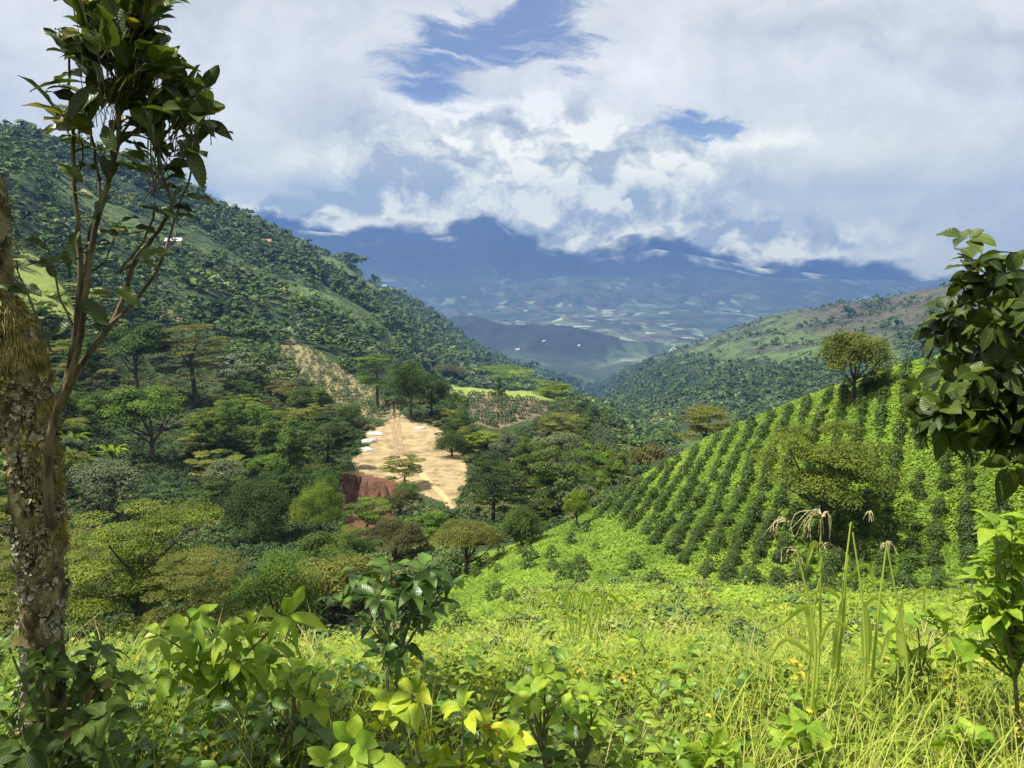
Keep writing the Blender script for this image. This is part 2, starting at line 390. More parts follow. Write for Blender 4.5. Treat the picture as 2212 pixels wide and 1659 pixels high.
col = np.where(cm[..., None], dirt, col)
red = inpoly(DX, DY, ((720, 1010), (860, 1040), (850, 1075), (840, 1300), (735, 1170))) & (SS > 7) & (SS < 9.5)
col = np.where(red[..., None], C(.12, .055, .03), col)
valley = (SS > 13.35)
vc = C(.045, .062, .04)*(.7+.6*nC[..., None]); col = np.where(valley[..., None], vc, col)
dh = (DARKHILL*(SS > 13.2))[..., None]; col = col*(1-dh)+C(.026, .034, .028)*(.7+.6*nB[..., None])*dh
mount = soft(SS, 16.0, 16.8)*valley[..., None]
col = col*(1-mount)+C(.030, .038, .032)*(.9+.2*nC[..., None])*mount
field = np.clip((SS-13.35)/.3, 0, 1)*np.clip((16.4-SS)/1.2, 0, 1)*np.clip(1.1-1.6*(fbm(TX/1500, TD/1300, 95, 4)-.35), .15, 1)  # large noise patches subdue the fields as painted cloud shadow
field *= 1-.85*DARKHILL       # scrub ridge in the valley mouth
fade = np.clip((TROW-(np.interp(TXP, MT_X, MT_Y)))/10., -3, 4)

def ground_mat(name, kind):
    m = bpy.data.materials.new(name); m.use_nodes = True; nt = m.node_tree; nt.nodes.clear(); N = NT(nt)
    at = N.n('ShaderNodeAttribute', attribute_name='col').outputs[0]
    P = N.n('ShaderNodeTexCoord').outputs['Object']
    sc = {'near': 2.2, 'slope': .5, 'far': .035, 'valley': .012, 'mount': .006}[kind]
    a = N.noise(P, sc, 8, .65); b = N.noise(P, sc*7, 4, .6)
    f = N.m('MULTIPLY_ADD', a, 1.5, .25)
    c = N.mix(1.0, at, N.comb(f, f, f), 'MULTIPLY')
    if kind == 'far':
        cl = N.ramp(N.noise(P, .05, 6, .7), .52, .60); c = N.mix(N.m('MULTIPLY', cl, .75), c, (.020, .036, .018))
    if kind in ('valley', 'mount'):
        ma = N.n('ShaderNodeAttribute', attribute_name='field').outputs[2]
        q = N.vm('ADD', P, N.vm('SCALE', N.vm('SUBTRACT', N.noise(P, .004, 4, .6, out=1), (.5, .5, .5)), None))
        q.node.inputs[1].default_value = (0, 0, 0)
        sc_n = [x for x in nt.nodes if x.bl_idname == 'ShaderNodeVectorMath' and x.operation == 'SCALE'][-1]; sc_n.inputs[3].default_value = 240
        vo = N.n('ShaderNodeTexVoronoi', feature='F1'); N.put(vo.inputs['Vector'], N.vm('MULTIPLY', q, (1, .45, 0))); vo.inputs['Scale'].default_value = .0155
        vo.inputs['Randomness'].default_value = .95
        sx = N.n('ShaderNodeSeparateColor'); N.put(sx.inputs[0], vo.outputs['Color'])
        big = N.ramp(N.noise(P, .0016, 6, .7), .38, .58)
        fc = N.mix(N.ramp(sx.outputs[0], .35, .75), (.030, .045, .028), (.15, .20, .09))
        fc = N.mix(N.ramp(sx.outputs[1], .84, .90), fc, (.42, .46, .30))
        fc = N.mix(N.ramp(sx.outputs[2], .70, .76), fc, (.14, .10, .07))
        c = N.mix(N.m('MULTIPLY', N.m('MULTIPLY', ma, big), .85), c, fc)
    bs = N.n('ShaderNodeBsdfPrincipled'); N.put(bs.inputs['Base Color'], c); bs.inputs['Roughness'].default_value = .9
    bs.inputs['Specular IOR Level'].default_value = .15
    bp = N.n('ShaderNodeBump'); bp.inputs['Strength'].default_value = {'near': .6, 'slope': .8, 'far': .9, 'valley': .5, 'mount': .8}[kind]
    bp.inputs['Distance'].default_value = {'near': .1, 'slope': .8, 'far': 9, 'valley': 12, 'mount': 60}[kind]
    N.put(bp.inputs['Height'], N.m('ADD', a, N.m('MULTIPLY', b, .35))); nt.links.new(bp.outputs[0], bs.inputs['Normal'])
    out = N.n('ShaderNodeOutputMaterial'); sh = bs.outputs[0]
    if kind == 'mount':      # summits are swallowed by broken cloud
        fd = N.n('ShaderNodeAttribute', attribute_name='fade').outputs[2]
        g = N.noise(N.vm('MULTIPLY', P, (1, .4, 1.5)), .0022, 7, .5)
        k = N.ramp(N.m('ADD', fd, N.m('MULTIPLY', N.m('SUBTRACT', g, .5), 8.0)), -.9, .9)
        tr = N.n('ShaderNodeBsdfTransparent'); mx = N.n('ShaderNodeMixShader')
        N.put(mx.inputs[0], k); nt.links.new(tr.outputs[0], mx.inputs[1]); nt.links.new(sh, mx.inputs[2]); sh = mx.outputs[0]
    nt.links.new(sh, out.inputs[0])
    return m
def sheet(name, i0, i1, mat, kind):
    V = np.stack([TX[i0:i1+1], TD[i0:i1+1], TZ[i0:i1+1]], -1).reshape(-1, 3)
    n = i1-i0+1
    idx = np.arange(n*NC).reshape(n, NC)
    F = np.stack([idx[:-1, :-1], idx[:-1, 1:], idx[1:, 1:], idx[1:, :-1]], -1).reshape(-1, 4)
    at = {'col': col[i0:i1+1].reshape(-1, 3)}
    if kind in ('valley', 'mount'): at['field'] = field[i0:i1+1].ravel(); at['fade'] = fade[i0:i1+1].ravel()
    o = link(name, mesh_np(name, V, F, mat, at)); tag(o, kind='structure'); return o
def row(s): return int(np.searchsorted(SI, s-1e-6))
sheet('ground', 0, row(7.4), ground_mat('near_ground', 'near'), 'near')
sheet('hillside', row(7.4), row(10.9), ground_mat('hillside_ground', 'slope'), 'slope')
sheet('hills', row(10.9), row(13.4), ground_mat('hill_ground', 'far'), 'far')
sheet('valley_floor', row(13.4), row(16.0), ground_mat('valley_ground', 'valley'), 'valley')
sheet('mountain_range', row(16.0), NR-1, ground_mat('mountain_ground', 'mount'), 'mount')

# ---------------------------------------------------------------- haze
def box_mesh(name, lo, hi, mat):
    v = [(x, y, z) for x in (lo[0], hi[0]) for y in (lo[1], hi[1]) for z in (lo[2], hi[2])]
    f = [(0, 1, 3, 2), (4, 6, 7, 5), (0, 4, 5, 1), (2, 3, 7, 6), (0, 2, 6, 4), (1, 5, 7, 3)]
    return mesh_np(name, v, f, mat, smooth=False)
hm = bpy.data.materials.new('haze_air'); hm.use_nodes = True; hm.node_tree.nodes.clear(); N = NT(hm.node_tree)
pv = N.n('ShaderNodeVolumePrincipled'); pv.inputs['Color'].default_value = HAZE_COL + (1,); pv.inputs['Density'].default_value = HAZE_D
pv.inputs['Anisotropy'].default_value = 0.1
ow = N.n('ShaderNodeOutputMaterial'); hm.node_tree.links.new(pv.outputs[0], ow.inputs['Volume'])
try: hm.cycles.homogeneous_volume = True
except Exception: pass
zlo, zhi = float(TZ.min())-1, float(max(TZ.max(), 20))+15
xm = float(np.abs(TX).max())+50
hz = link('haze', box_mesh('haze', (-xm, -3050, zlo), (xm, 8650, zhi), hm)); tag(hz, kind='stuff')
print('terrain', TX.shape, 'z', TZ.min(), TZ.max(), 'x', xm)
# ---------------------------------------------------------------- plant materials
def leaf_mat(name, ca, cb, transl=.35, rough=.6, spec=.14, veins=False, vary=.25, cc=None):
    m = bpy.data.materials.new(name); m.use_nodes = True; nt = m.node_tree; nt.nodes.clear(); N = NT(nt)
    tint = N.n('ShaderNodeAttribute', attribute_name='tint').outputs[2]
    c = N.mix(tint, ca, cb)
    if cc is not None:       # a few leaves of another age
        c = N.mix(N.ramp(N.m('FRACT', N.m('MULTIPLY', tint, 37.7)), .93, .97), c, cc)
    rnd = N.n('ShaderNodeObjectInfo').outputs['Random']
    f = N.m('MULTIPLY_ADD', rnd, 2*vary, 1-vary); c = N.mix(1.0, c, N.comb(f, f, N.m('MULTIPLY_ADD', rnd, vary, 1-vary)), 'MULTIPLY')
    bs = N.n('ShaderNodeBsdfPrincipled')
    if veins:
        uvl = N.n('ShaderNodeAttribute', attribute_name='luv').outputs[1]
        s = N.n('ShaderNodeSeparateXYZ'); N.put(s.inputs[0], uvl); t, sd_ = s.outputs[0], N.m('ABSOLUTE', s.outputs[1])
        mid = N.ramp(sd_, .07, .02)
        ph = N.m('SINE', N.m('MULTIPLY', N.m('SUBTRACT', t, N.m('MULTIPLY', sd_, .16)), 62.0))
        side = N.m('MULTIPLY', N.ramp(ph, .80, 1.0), .35)
        v = N.m('MAXIMUM', mid, side)
        mott = N.noise(N.n('ShaderNodeTexCoord').outputs['Object'], 26, 5, .65)
        k = N.m('MULTIPLY_ADD', mott, 1.1, .45); c = N.mix(1.0, c, N.comb(k, k, k), 'MULTIPLY')
        c = N.mix(N.m('MULTIPLY', v, .22), c, (.26, .34, .10))
        spot = N.ramp(N.noise(N.n('ShaderNodeTexCoord').outputs['Object'], 60, 3, .6), .70, .76)
        c = N.mix(N.m('MULTIPLY', spot, .7), c, (.14, .08, .02))
        bp = N.n('ShaderNodeBump'); bp.inputs['Strength'].default_value = .3; bp.inputs['Distance'].default_value = .002
        N.put(bp.inputs['Height'], N.m('ADD', N.m('MULTIPLY', ph, -.4), N.m('MULTIPLY', mid, -1.2)))
        nt.links.new(bp.outputs[0], bs.inputs['Normal'])
    N.put(bs.inputs['Base Color'], c); bs.inputs['Roughness'].default_value = rough; bs.inputs['Specular IOR Level'].default_value = spec
    tr = N.n('ShaderNodeBsdfTranslucent'); N.put(tr.inputs[0], N.mix(1.0, c, (1.25, 1.3, .55), 'MULTIPLY'))
    mx = N.n('ShaderNodeMixShader'); mx.inputs[0].default_value = transl
    nt.links.new(bs.outputs[0], mx.inputs[1]); nt.links.new(tr.outputs[0], mx.inputs[2])
    out = N.n('ShaderNodeOutputMaterial'); nt.links.new(mx.outputs[0], out.inputs[0]); return m
def plain_mat(name, ca, cb, scale=6, rough=.85, bump=.5, dist=.02, detail=6, lo=.35, hi=.65, stretch=(1, 1, 1), cc=None):
    m = bpy.data.materials.new(name); m.use_nodes = True; nt = m.node_tree; nt.nodes.clear(); N = NT(nt)
    P = N.vm('MULTIPLY', N.n('ShaderNodeTexCoord').outputs['Object'], stretch)
    a = N.noise(P, scale, detail, .62); c = N.mix(N.ramp(a, lo, hi), ca, cb)
    if cc is not None: c = N.mix(N.ramp(N.noise(P, scale*.6, 5, .7), .54, .60), c, cc)
    bs = N.n('ShaderNodeBsdfPrincipled'); N.put(bs.inputs['Base Color'], c); bs.inputs['Roughness'].default_value = rough
    bs.inputs['Specular IOR Level'].default_value = .25
    bp = N.n('ShaderNodeBump'); bp.inputs['Strength'].default_value = bump; bp.inputs['Distance'].default_value = dist
    N.put(bp.inputs['Height'], a); nt.links.new(bp.outputs[0], bs.inputs['Normal'])
    out = N.n('ShaderNodeOutputMaterial'); nt.links.new(bs.outputs[0], out.inputs[0]); return m
M = {
 'dark': leaf_mat('dark_foliage', (.016, .034, .008), (.070, .115, .020), .28),
 'mid': leaf_mat('green_foliage', (.032, .065, .012), (.125, .190, .028), .33),
 'lime': leaf_mat('lime_foliage', (.060, .105, .012), (.220, .290, .032), .40),
 'olive': leaf_mat('olive_foliage', (.055, .068, .018), (.210, .215, .045), .33),
 'deepolive': leaf_mat('deep_olive_foliage', (.028, .040, .008), (.150, .165, .030), .28),
 'gold': leaf_mat('golden_foliage', (.080, .088, .018), (.220, .225, .050), .35),
 'rust': leaf_mat('rust_foliage', (.048, .055, .018), (.150, .140, .042), .28),
 'gleam': leaf_mat('yellow_green_foliage', (.045, .075, .010), (.255, .310, .042), .38),
 'grey': leaf_mat('pale_foliage', (.060, .085, .040), (.160, .190, .095), .25),
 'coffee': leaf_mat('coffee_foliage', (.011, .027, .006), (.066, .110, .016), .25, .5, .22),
 'bark': plain_mat('bark', (.05, .038, .026), (.13, .105, .075), 9, stretch=(1, 1, .25)),
 'palebark': plain_mat('pale_bark', (.16, .14, .11), (.32, .29, .24), 9, stretch=(1, 1, .25)),
}
# ---------------------------------------------------------------- leaf clouds
def rdir(n, zlo=-1.0, g=rng):
    z = g.uniform(zlo, 1, n); a = g.uniform(0, 2*np.pi, n); r = np.sqrt(1-z*z)
    return np.stack([r*np.cos(a), r*np.sin(a), z], -1)
def norm(v): return v/np.maximum(np.linalg.norm(v, axis=-1, keepdims=True), 1e-9)
def quads(P, Nn, L, Wd, g=rng, tip=None):
    """rhombic leaves at P with normal Nn, length L and width Wd"""
    n = len(P); t = tip if tip is not None else rdir(n, -1, g)
    t = norm(t-(t*Nn).sum(-1, keepdims=True)*Nn); s = np.cross(Nn, t)
    L = np.broadcast_to(L, (n,))[:, None]; Wd = np.broadcast_to(Wd, (n,))[:, None]
    V = np.stack([P-t*L*.5, P+s*Wd*.5-Nn*Wd*.12, P+t*L*.5-Nn*L*.10, P-s*Wd*.5-Nn*Wd*.12], 1).reshape(-1, 3)
    F = np.arange(n*4).reshape(n, 4)
    return V, F
def crown_arrays(kind, g, nleaf, leaf=.06, nclump=40, tall=1.0):
    """crown of unit radius, centred at the origin; returns V, F, tint and clump centres"""
    if kind == 'round':
        d = rdir(nclump, -.55, g); c = d*g.uniform(.45, .8, (nclump, 1))*np.array([1, 1, .85]); r = g.uniform(.20, .36, nclump); fz = .8
    elif kind == 'umbrella':
        a = g.uniform(0, 6.28, nclump); q = np.sqrt(g.uniform(0, 1, nclump))*.82
        lay = g.integers(0, 4, nclump); z = .34*(1-q*q)+lay*-.17*tall+g.uniform(-.04, .04, nclump)
        c = np.stack([q*np.cos(a), q*np.sin(a), z], -1); r = g.uniform(.17, .32, nclump); fz = .15
    elif kind == 'cone':
        t = np.sort(g.uniform(0, 1, nclump)); a = g.uniform(0, 6.28, nclump); q = (1-t)*.62+.05
        c = np.stack([q*np.cos(a), q*np.sin(a), t*2.2-1.0], -1); r = .16+.2*(1-t); fz = .6
    elif kind == 'bush':
        d = rdir(nclump, -.15, g); c = d*g.uniform(.4, .82, (nclump, 1))*np.array([1, 1, .9]); r = g.uniform(.18, .32, nclump); fz = .85
    elif kind == 'loose':       # ragged: clumps of very different size with gaps between
        d = rdir(nclump, -.5, g); c = d*g.uniform(.25, .95, (nclump, 1))*np.array([1, 1, .75]); r = .10+.26*g.uniform(0, 1, nclump)**2; fz = .5
    elif kind == 'feather':     # loose upright crown
        d = rdir(nclump, -.7, g); c = d*g.uniform(.3, .85, (nclump, 1))*np.array([.85, .85, 1.1]); r = g.uniform(.12, .28, nclump); fz = .55
    else:                       # broad: several lobes of clumps
        nl = 5; lob = rdir(nl, -.1, g)*np.array([.55, .55, .3]); w_ = g.integers(0, nl, nclump)
        c = lob[w_]+rdir(nclump, -.4, g)*g.uniform(.25, .42, (nclump, 1))*np.array([1, 1, .75]); r = g.uniform(.16, .30, nclump); fz = .6
    if kind != 'umbrella': c = c*np.array([1, 1, min(tall, 1.5)])
    wts = r*r; wts = wts/wts.sum(); ci = g.choice(nclump, nleaf, p=wts)
    d = rdir(nleaf, -.45, g)
    P = c[ci]+d*r[ci][:, None]*g.uniform(.55, 1.08, (nleaf, 1))*np.array([1, 1, fz])
    Nn = norm(d*np.array([1, 1, 1/fz])*.7+rdir(nleaf, -.2, g)*.7+np.array([0, 0, .35]))
    L = leaf*g.uniform(.6, 1.4, nleaf)
    V, F = quads(P, Nn, L, L*.62, g)
    ct = g.uniform(0, 1, nclump); up = np.clip(c[:, 2]*.0+.5, 0, 1)
    tint = np.clip(.65*ct[ci]+.35*g.uniform(0, 1, nleaf), 0, 1)
    return V, F, np.repeat(tint, 4), c
def tube(pts, rad, ns=7, twist=0):
    pts = np.asarray(pts, float); n = len(pts); rad = np.broadcast_to(rad, (n,))
    tg = norm(np.gradient(pts, axis=0)); V = []
    ref = np.array([.3, 1, .1]) if abs(tg[0][2]) > .8 else np.array([0, 0, 1.])
    for p, t_, r_ in zip(pts, tg, rad):
        s_ = norm(np.cross(t_, ref)); u_ = np.cross(s_, t_)
        a = np.linspace(0, 2*np.pi, ns, endpoint=False)
        V.append(p+r_*(np.cos(a)[:, None]*s_+np.sin(a)[:, None]*u_))
    V = np.concatenate(V); F = []
    for i in range(n-1):
        for j in range(ns):
            k = (j+1) % ns; F.append((i*ns+j, i*ns+k, (i+1)*ns+k, (i+1)*ns+j))
    return V, np.array(F)
class Acc:
    def __init__(s): s.V, s.F, s.A, s.n = [], [], {}, 0
    def add(s, V, F, **at):
        s.V.append(V); s.F.append(np.asarray(F)+s.n); s.n += len(V)
        for k, v in at.items(): s.A.setdefault(k, []).append(np.broadcast_to(v, (len(V),)+np.shape(v)[1:]) if np.ndim(v) else np.full(len(V), v))
    def mesh(s, name, mat, smooth=True):
        return mesh_np(name, np.concatenate(s.V), np.concatenate(s.F), mat, {k: np.concatenate(v) for k, v in s.A.items()}, smooth=smooth)
def smooth_path(p, n=6):
    p = np.asarray(p, float); k = len(p); t = np.linspace(0, k-1, (k-1)*n+1)
    return np.stack([pchip(np.arange(k), p[:, i], t) for i in range(3)], -1) if k > 2 else p[0]+(p[1]-p[0])*np.linspace(0, 1, n+1)[:, None]
def tree_meshes(kind, leafm, barkm, seed, nleaf=7000, leaf=.06, nclump=40, H=2.2, trunk=.055, limbs=9):
    """unit crown radius; returns trunk mesh and crown mesh with the foot at the origin; H = total height in crown radii"""
    g = np.random.default_rng(seed)
    V, F, t, c = crown_arrays(kind, g, nleaf, leaf, nclump, max(1.0, H/(1.1 if kind == 'umbrella' else 1.6)) if kind != 'cone' else 1.0)
    top = V[:, 2].max(); lift = H-top; V = V+[0, 0, lift]; c = c+[0, 0, lift]
    cm_ = mesh_np('crown', V, F, leafm, {'tint': t})
    A = Acc(); zb = max(lift-.55, .25)
    bend = g.uniform(-.08, .08, 2)
    tp = smooth_path([(0, 0, -.25), (bend[0]*.5, bend[1]*.5, zb*.5), (bend[0], bend[1], zb), (bend[0]*1.5, bend[1]*1.5, zb+.35*(H-zb))], 4)
    A.add(*tube(tp, np.linspace(trunk*1.3, trunk*.45, len(tp))))
    for i in g.permutation(len(c))[:limbs]:
        e = c[i]; s_ = tp[int(len(tp)*.55)+g.integers(0, 3)]
        mid = s_*.5+e*.5+np.array([0, 0, -.08])
        pp = smooth_path([s_, mid, e], 3); A.add(*tube(pp, np.linspace(trunk*.45, trunk*.12, len(pp)), 5))
    return A.mesh('trunk', barkm), cm_
PROTO = {}
def proto(key, *a, **k):
    if key not in PROTO: PROTO[key] = tree_meshes(*a, **k)
    return PROTO[key]
KINDS = {'olive_dome': ('bush', 'deepolive', 'bark', 1.9), 'gleam_loose': ('loose', 'gleam', 'bark', 1.8), 'gleam_broad': ('broad', 'gleam', 'bark', 1.5), 'gleam_umb': ('umbrella', 'gleam', 'bark', 1.2),  # look: (crown form, leaf material, bark, height in radii, wording)
 'dark_round': ('round', 'dark', 'bark', 1.65), 'mid_round': ('round', 'mid', 'bark', 1.65), 'dark_broad': ('broad', 'dark', 'bark', 1.4),
 'mid_broad': ('broad', 'mid', 'bark', 1.4), 'mid_umb': ('umbrella', 'mid', 'bark', 1.25), 'dark_umb': ('umbrella', 'dark', 'bark', 1.25),
 'olive_umb': ('umbrella', 'olive', 'bark', 1.2), 'olive_broad': ('broad', 'olive', 'bark', 1.4), 'lime_umb': ('umbrella', 'lime', 'bark', 1.15),
 'gold_umb': ('umbrella', 'gold', 'bark', 1.15), 'grey_broad': ('broad', 'grey', 'palebark', 1.5), 'rust_broad': ('broad', 'rust', 'bark', 1.4),
 'dark_bush': ('bush', 'dark', 'bark', 1.35), 'lime_round': ('bush', 'lime', 'bark', 1.5), 'dark_cone': ('cone', 'dark', 'bark', 2.9), 'mid_feather': ('feather', 'mid', 'bark', 2.6)}
WORD = {'olive_dome': 'olive round-crowned', 'gleam_loose': 'yellow-green bushy', 'gleam_broad': 'yellow-green broad-crowned', 'gleam_umb': 'yellow-green flat-tiered', 'dark_round': 'dark green round-crowned', 'mid_round': 'mid green round-crowned', 'dark_broad': 'dark green broad lumpy', 'mid_broad': 'mid green broad lumpy',
 'mid_umb': 'green flat-tiered', 'dark_umb': 'dark flat-tiered', 'olive_umb': 'olive flat-tiered', 'olive_broad': 'olive broad-crowned', 'lime_umb': 'lime green flat-tiered',
 'gold_umb': 'golden flat-topped', 'grey_broad': 'pale grey-green', 'rust_broad': 'brownish green', 'dark_bush': 'dense dark rounded', 'lime_round': 'bright green bushy', 'dark_cone': 'dark conical', 'mid_feather': 'slender green'}
def plant_tree(kind, x, d, r, label, group=None, det=1, var=0, h=None, name=None, cat='tree', z=None):
    form, lm, bk, H = KINDS[kind]
    if det == 2: tm, cm_ = proto((kind, var, 2, h), form, M[lm], M[bk], hash_(kind, var), 26000, .034, 70, H if h is None else h)
    elif det == 3: tm, cm_ = proto((kind, var, 3, h), form, M[lm], M[bk], hash_(kind, var), 12000, .05, 55, H if h is None else h)
    else: tm, cm_ = proto((kind, var, 1), form, M[lm], M[bk], hash_(kind, var), 6500, .068, 40, H)
    zz = ground(x, d) if z is None else z
    nm = name or {'cone': 'conical_tree', 'umbrella': 'umbrella_tree', 'bush': 'bushy_tree', 'feather': 'slender_tree'}.get(form, 'broadleaf_tree')
    e = empty(nm, (x, d, zz), random.uniform(0, 6.28), r)
    link('trunk', tm, e); link('crown', cm_, e)
    tag(e, label, cat, group); return e
def hash_(k, v): return sum(ord(ch)*(i+3) for i, ch in enumerate(k))*7+v*101
LAND = [(860, 950, 'the dirt track'), (785, 1080, 'the red earth bank'), (730, 800, 'the dry plot of young plants'), (1090, 890, 'the brown plot on the knoll'), (100, 640, 'the bright green field'), (370, 680, 'the small bare patch high on the slope'), (1320, 940, 'the right-hand dry plot')]
TAKEN = []      # (X px, Y px, radius px) of trees already standing
def place(kind, dx, dy, wpx, hpx, label, d=None, det=1, var=0, name=None, cat='tree', smax=12.0):
    """a tree whose foot stands on the ground seen toward (dx, dy); wpx, hpx its seen width and height in the 2212 px frame"""
    if d is None:
        r_ = hit(dx, dy, 5.2, smax)
        if r_ is None: print('no ground', label); return None
        p, _ = r_
    else:
        q = pt(dx, dy, d); p = np.array([q[0], d, ground(q[0], d)])
        foot = rowof(p[2]/d)*DS; hpx = hpx+(foot-dy) if foot > dy else hpx
    m_px = p[1]/768/DS; r = wpx*.5*m_px
    hh_ = max(round(hpx*m_px/r, 1), .5)
    e = plant_tree(kind, p[0], p[1], r, label, None, max(det, 3) if det != 2 else 2, var, h=hh_, z=p[2], name=name, cat=cat)
    TAKEN.append((dx, dy-hpx*.6, wpx*.5)); LAND.append((dx, dy-hpx*.5, label)); return e
B = {}
place('olive_dome', 1840, 866, 172, 166, 'lone round-crowned tree on the crest of the coffee hillside', det=3, var=3)
place('gleam_loose', 1780, 1160, 310, 268, 'wide yellow-green tree halfway down the coffee rows', det=2, var=4)
place('gold_umb', 1520, 985, 145, 95, 'golden flat-topped tree just behind the lower edge of the coffee hillside', d=84, det=3)
place('dark_cone', 1893, 842, 60, 62, 'small dark tree just right of the lone tree on the crest', var=1, d=58)
place('dark_round', 975, 987, 84, 62, 'dense dark round tree alone on the bare dirt clearing', det=3)
place('dark_cone', 1077, 858, 38, 46, 'small dark conical tree on the lime green knoll')
place('olive_umb', 872, 1052, 105, 72, 'thin leaning tree at the near edge of the dirt clearing', det=3, var=2)
place('lime_round', 1246, 1140, 76, 92, 'bright green bushy tree beside the lower tip of the coffee hillside', det=3)
place('olive_broad', 1010, 1245, 165, 135, 'pale olive bushy tree below the dirt clearing', det=2, var=1)
place('rust_broad', 850, 1235, 150, 130, 'brownish bushy tree below the red earth bank', det=2)
place('dark_umb', 1065, 1150, 165, 165, 'tall dark tiered tree right of the dirt clearing', det=3, var=1)
place('grey_broad', 1205, 1030, 130, 105, 'pale tree with light trunk in the wood right of the clearing', det=3)
place('dark_round', 885, 905, 110, 135, 'large dark tree right of the track where it leaves the clearing', det=3)
place('mid_umb', 815, 880, 95, 120, 'green tiered tree left of the track above the clearing', det=3)
place('dark_round', 935, 900, 95, 105, 'dark tree beside the lime knoll, right of the track', det=3, var=1)
place('lime_umb', 1090, 838, 180, 40, 'wide flat lime green tree on the top of the knoll', var=1)
place('rust_broad', 968, 825, 85, 42, 'low brownish tree at the left end of the knoll')
place('lime_umb', 1195, 862, 95, 38, 'lime green tree at the right end of the knoll', var=0)
place('gleam_umb', 300, 1300, 380, 250, 'large yellow-green tiered tree right of the lichen trunk', d=36, det=2)
place('olive_umb', 120, 1340, 260, 230, 'olive tiered tree behind the lichen trunk', d=38, det=2, var=5)
place('olive_umb', 430, 1330, 240, 170, 'olive tiered tree below the large yellow-green tree', d=33, det=2, var=2)
place('mid_round', 600, 1340, 230, 190, 'leafy green tree low in the gully left of the front shrubs', d=40, det=2, var=1)
place('lime_round', 690, 1190, 130, 160, 'bright green bushy tree left of the red earth bank', det=2, var=1)
place('dark_round', 560, 1190, 190, 180, 'dense dark round tree in the gully below the wood', det=2, var=2)
place('gold_umb', 425, 870, 175, 175, 'golden brown tiered tree on the middle of the left slope', det=3, var=1)
place('grey_broad', 250, 1120, 190, 140, 'pale grey-green tree right of the lichen trunk', det=3, var=2)
place('mid_broad', 330, 1010, 200, 190, 'big green lumpy tree in the wood on the left slope', det=3, var=1)
place('dark_broad', 300, 860, 170, 170, 'big dark lumpy tree on the left slope', det=3, var=1)
place('dark_umb', 710, 1010, 150, 120, 'dark tiered tree at the left edge of the dirt clearing', det=3, var=2)
place('mid_round', 1130, 1180, 120, 100, 'green round tree in the wood above the coffee rows tip', det=3, var=3)
place('olive_umb', 1215, 950, 110, 60, 'olive tiered tree in the middle of the far knoll wood', var=1)

# ---------------------------------------------------------------- the woods
VISR = np.minimum.accumulate(np.where(SS > 3.5, TROW, 900), axis=0)
avoid = [clear]+drys+lime[:2]
def blocked(DXp, DYp):
    for i, p in enumerate(avoid):
        if inpoly(np.array([DXp]), np.array([DYp]), p)[0]: return True
    return bool(inpoly(np.array([DXp]), np.array([DYp+14]), ((725, 1000), (860, 1035), (850, 1150), (740, 1165)))[0])
bankp = ((730, 1005), (865, 1040), (850, 1140), (745, 1165))
def hides(X, Y, rp):
    for p in (clear, bankp, drys[0], drys[1]):
        if inpoly(np.array([X, X-rp*.5, X+rp*.5, X]), np.array([Y-rp*1.25, Y-rp*.8, Y-rp*.8, Y-rp*.5]), p).any(): return True
    return False
def site(x, d, hgt=5.):
    """(z, dx, dy, visible) at a ground point"""
    z = ground(x, d); r = rowof(z/d); den = cp+(384-r)/768*spt; X = 512+768*x*den/d
    c = int(np.clip(np.interp(X, COLS, np.arange(NC)), 0, NC-1)); i = max(int(np.searchsorted(TD[:, c], d*.97)), 1)
    top_ = rowof((z+hgt)/d)
    return z, X*DS, r*DS, top_ < VISR[i-1, c]-.5
cand = []
g2 = np.random.default_rng(11)
d = 46.0
while d < 700:
    stp = 5.2 if d < 120 else (6.6 if d < 260 else 9.0)
    W0, W1 = -.80*d, .52*d
    for x in np.arange(W0, W1, stp):
        xx, dd = x+g2.uniform(-.45, .45)*stp, d+g2.uniform(-.45, .45)*stp
        if dd < 75 and xx > -9-(dd-46)*.1: continue
        z, DXp, DYp, vis_ = site(xx, dd, 7)
        if not vis_ or DXp > 1390 and dd < 300: continue
        if dd > 300 and DXp > 1270 and not (DYp > 745+25*math.sin(DXp/40)): continue
        if blocked(DXp, DYp): continue
        if dd > 300 and DXp < 1270 and vnoise(xx/60, dd/60, 5) > .60: continue
        cand.append((dd, xx, z, DXp, DYp))
    d += stp*(.8 if d < 260 else 1.0)
cand.sort()
def zone(DXp, DYp, dd):
    if dd > 250: return 'high on the left mountainside' if DXp < 1270 else 'on the lower right mountainside'
    if DXp < 560: return 'in the wood on the left slope'
    if DXp < 860: return 'in the wood left of the dirt clearing' if DYp > 880 else 'in the wood above the dirt clearing'
    return 'in the wood right of the dirt clearing' if DYp > 880 else 'on the knoll behind the dirt clearing'
pal_l = ['dark_round', 'mid_round', 'dark_broad', 'mid_broad', 'mid_umb', 'dark_umb', 'olive_umb', 'olive_broad', 'grey_broad', 'rust_broad', 'mid_feather', 'dark_umb', 'mid_broad', 'mid_round', 'lime_umb', 'gleam_umb', 'dark_broad']
n_ind = 0; rest = []; SMALL = []
SHORT = {}
for _, _, l_ in LAND: SHORT[l_] = l_
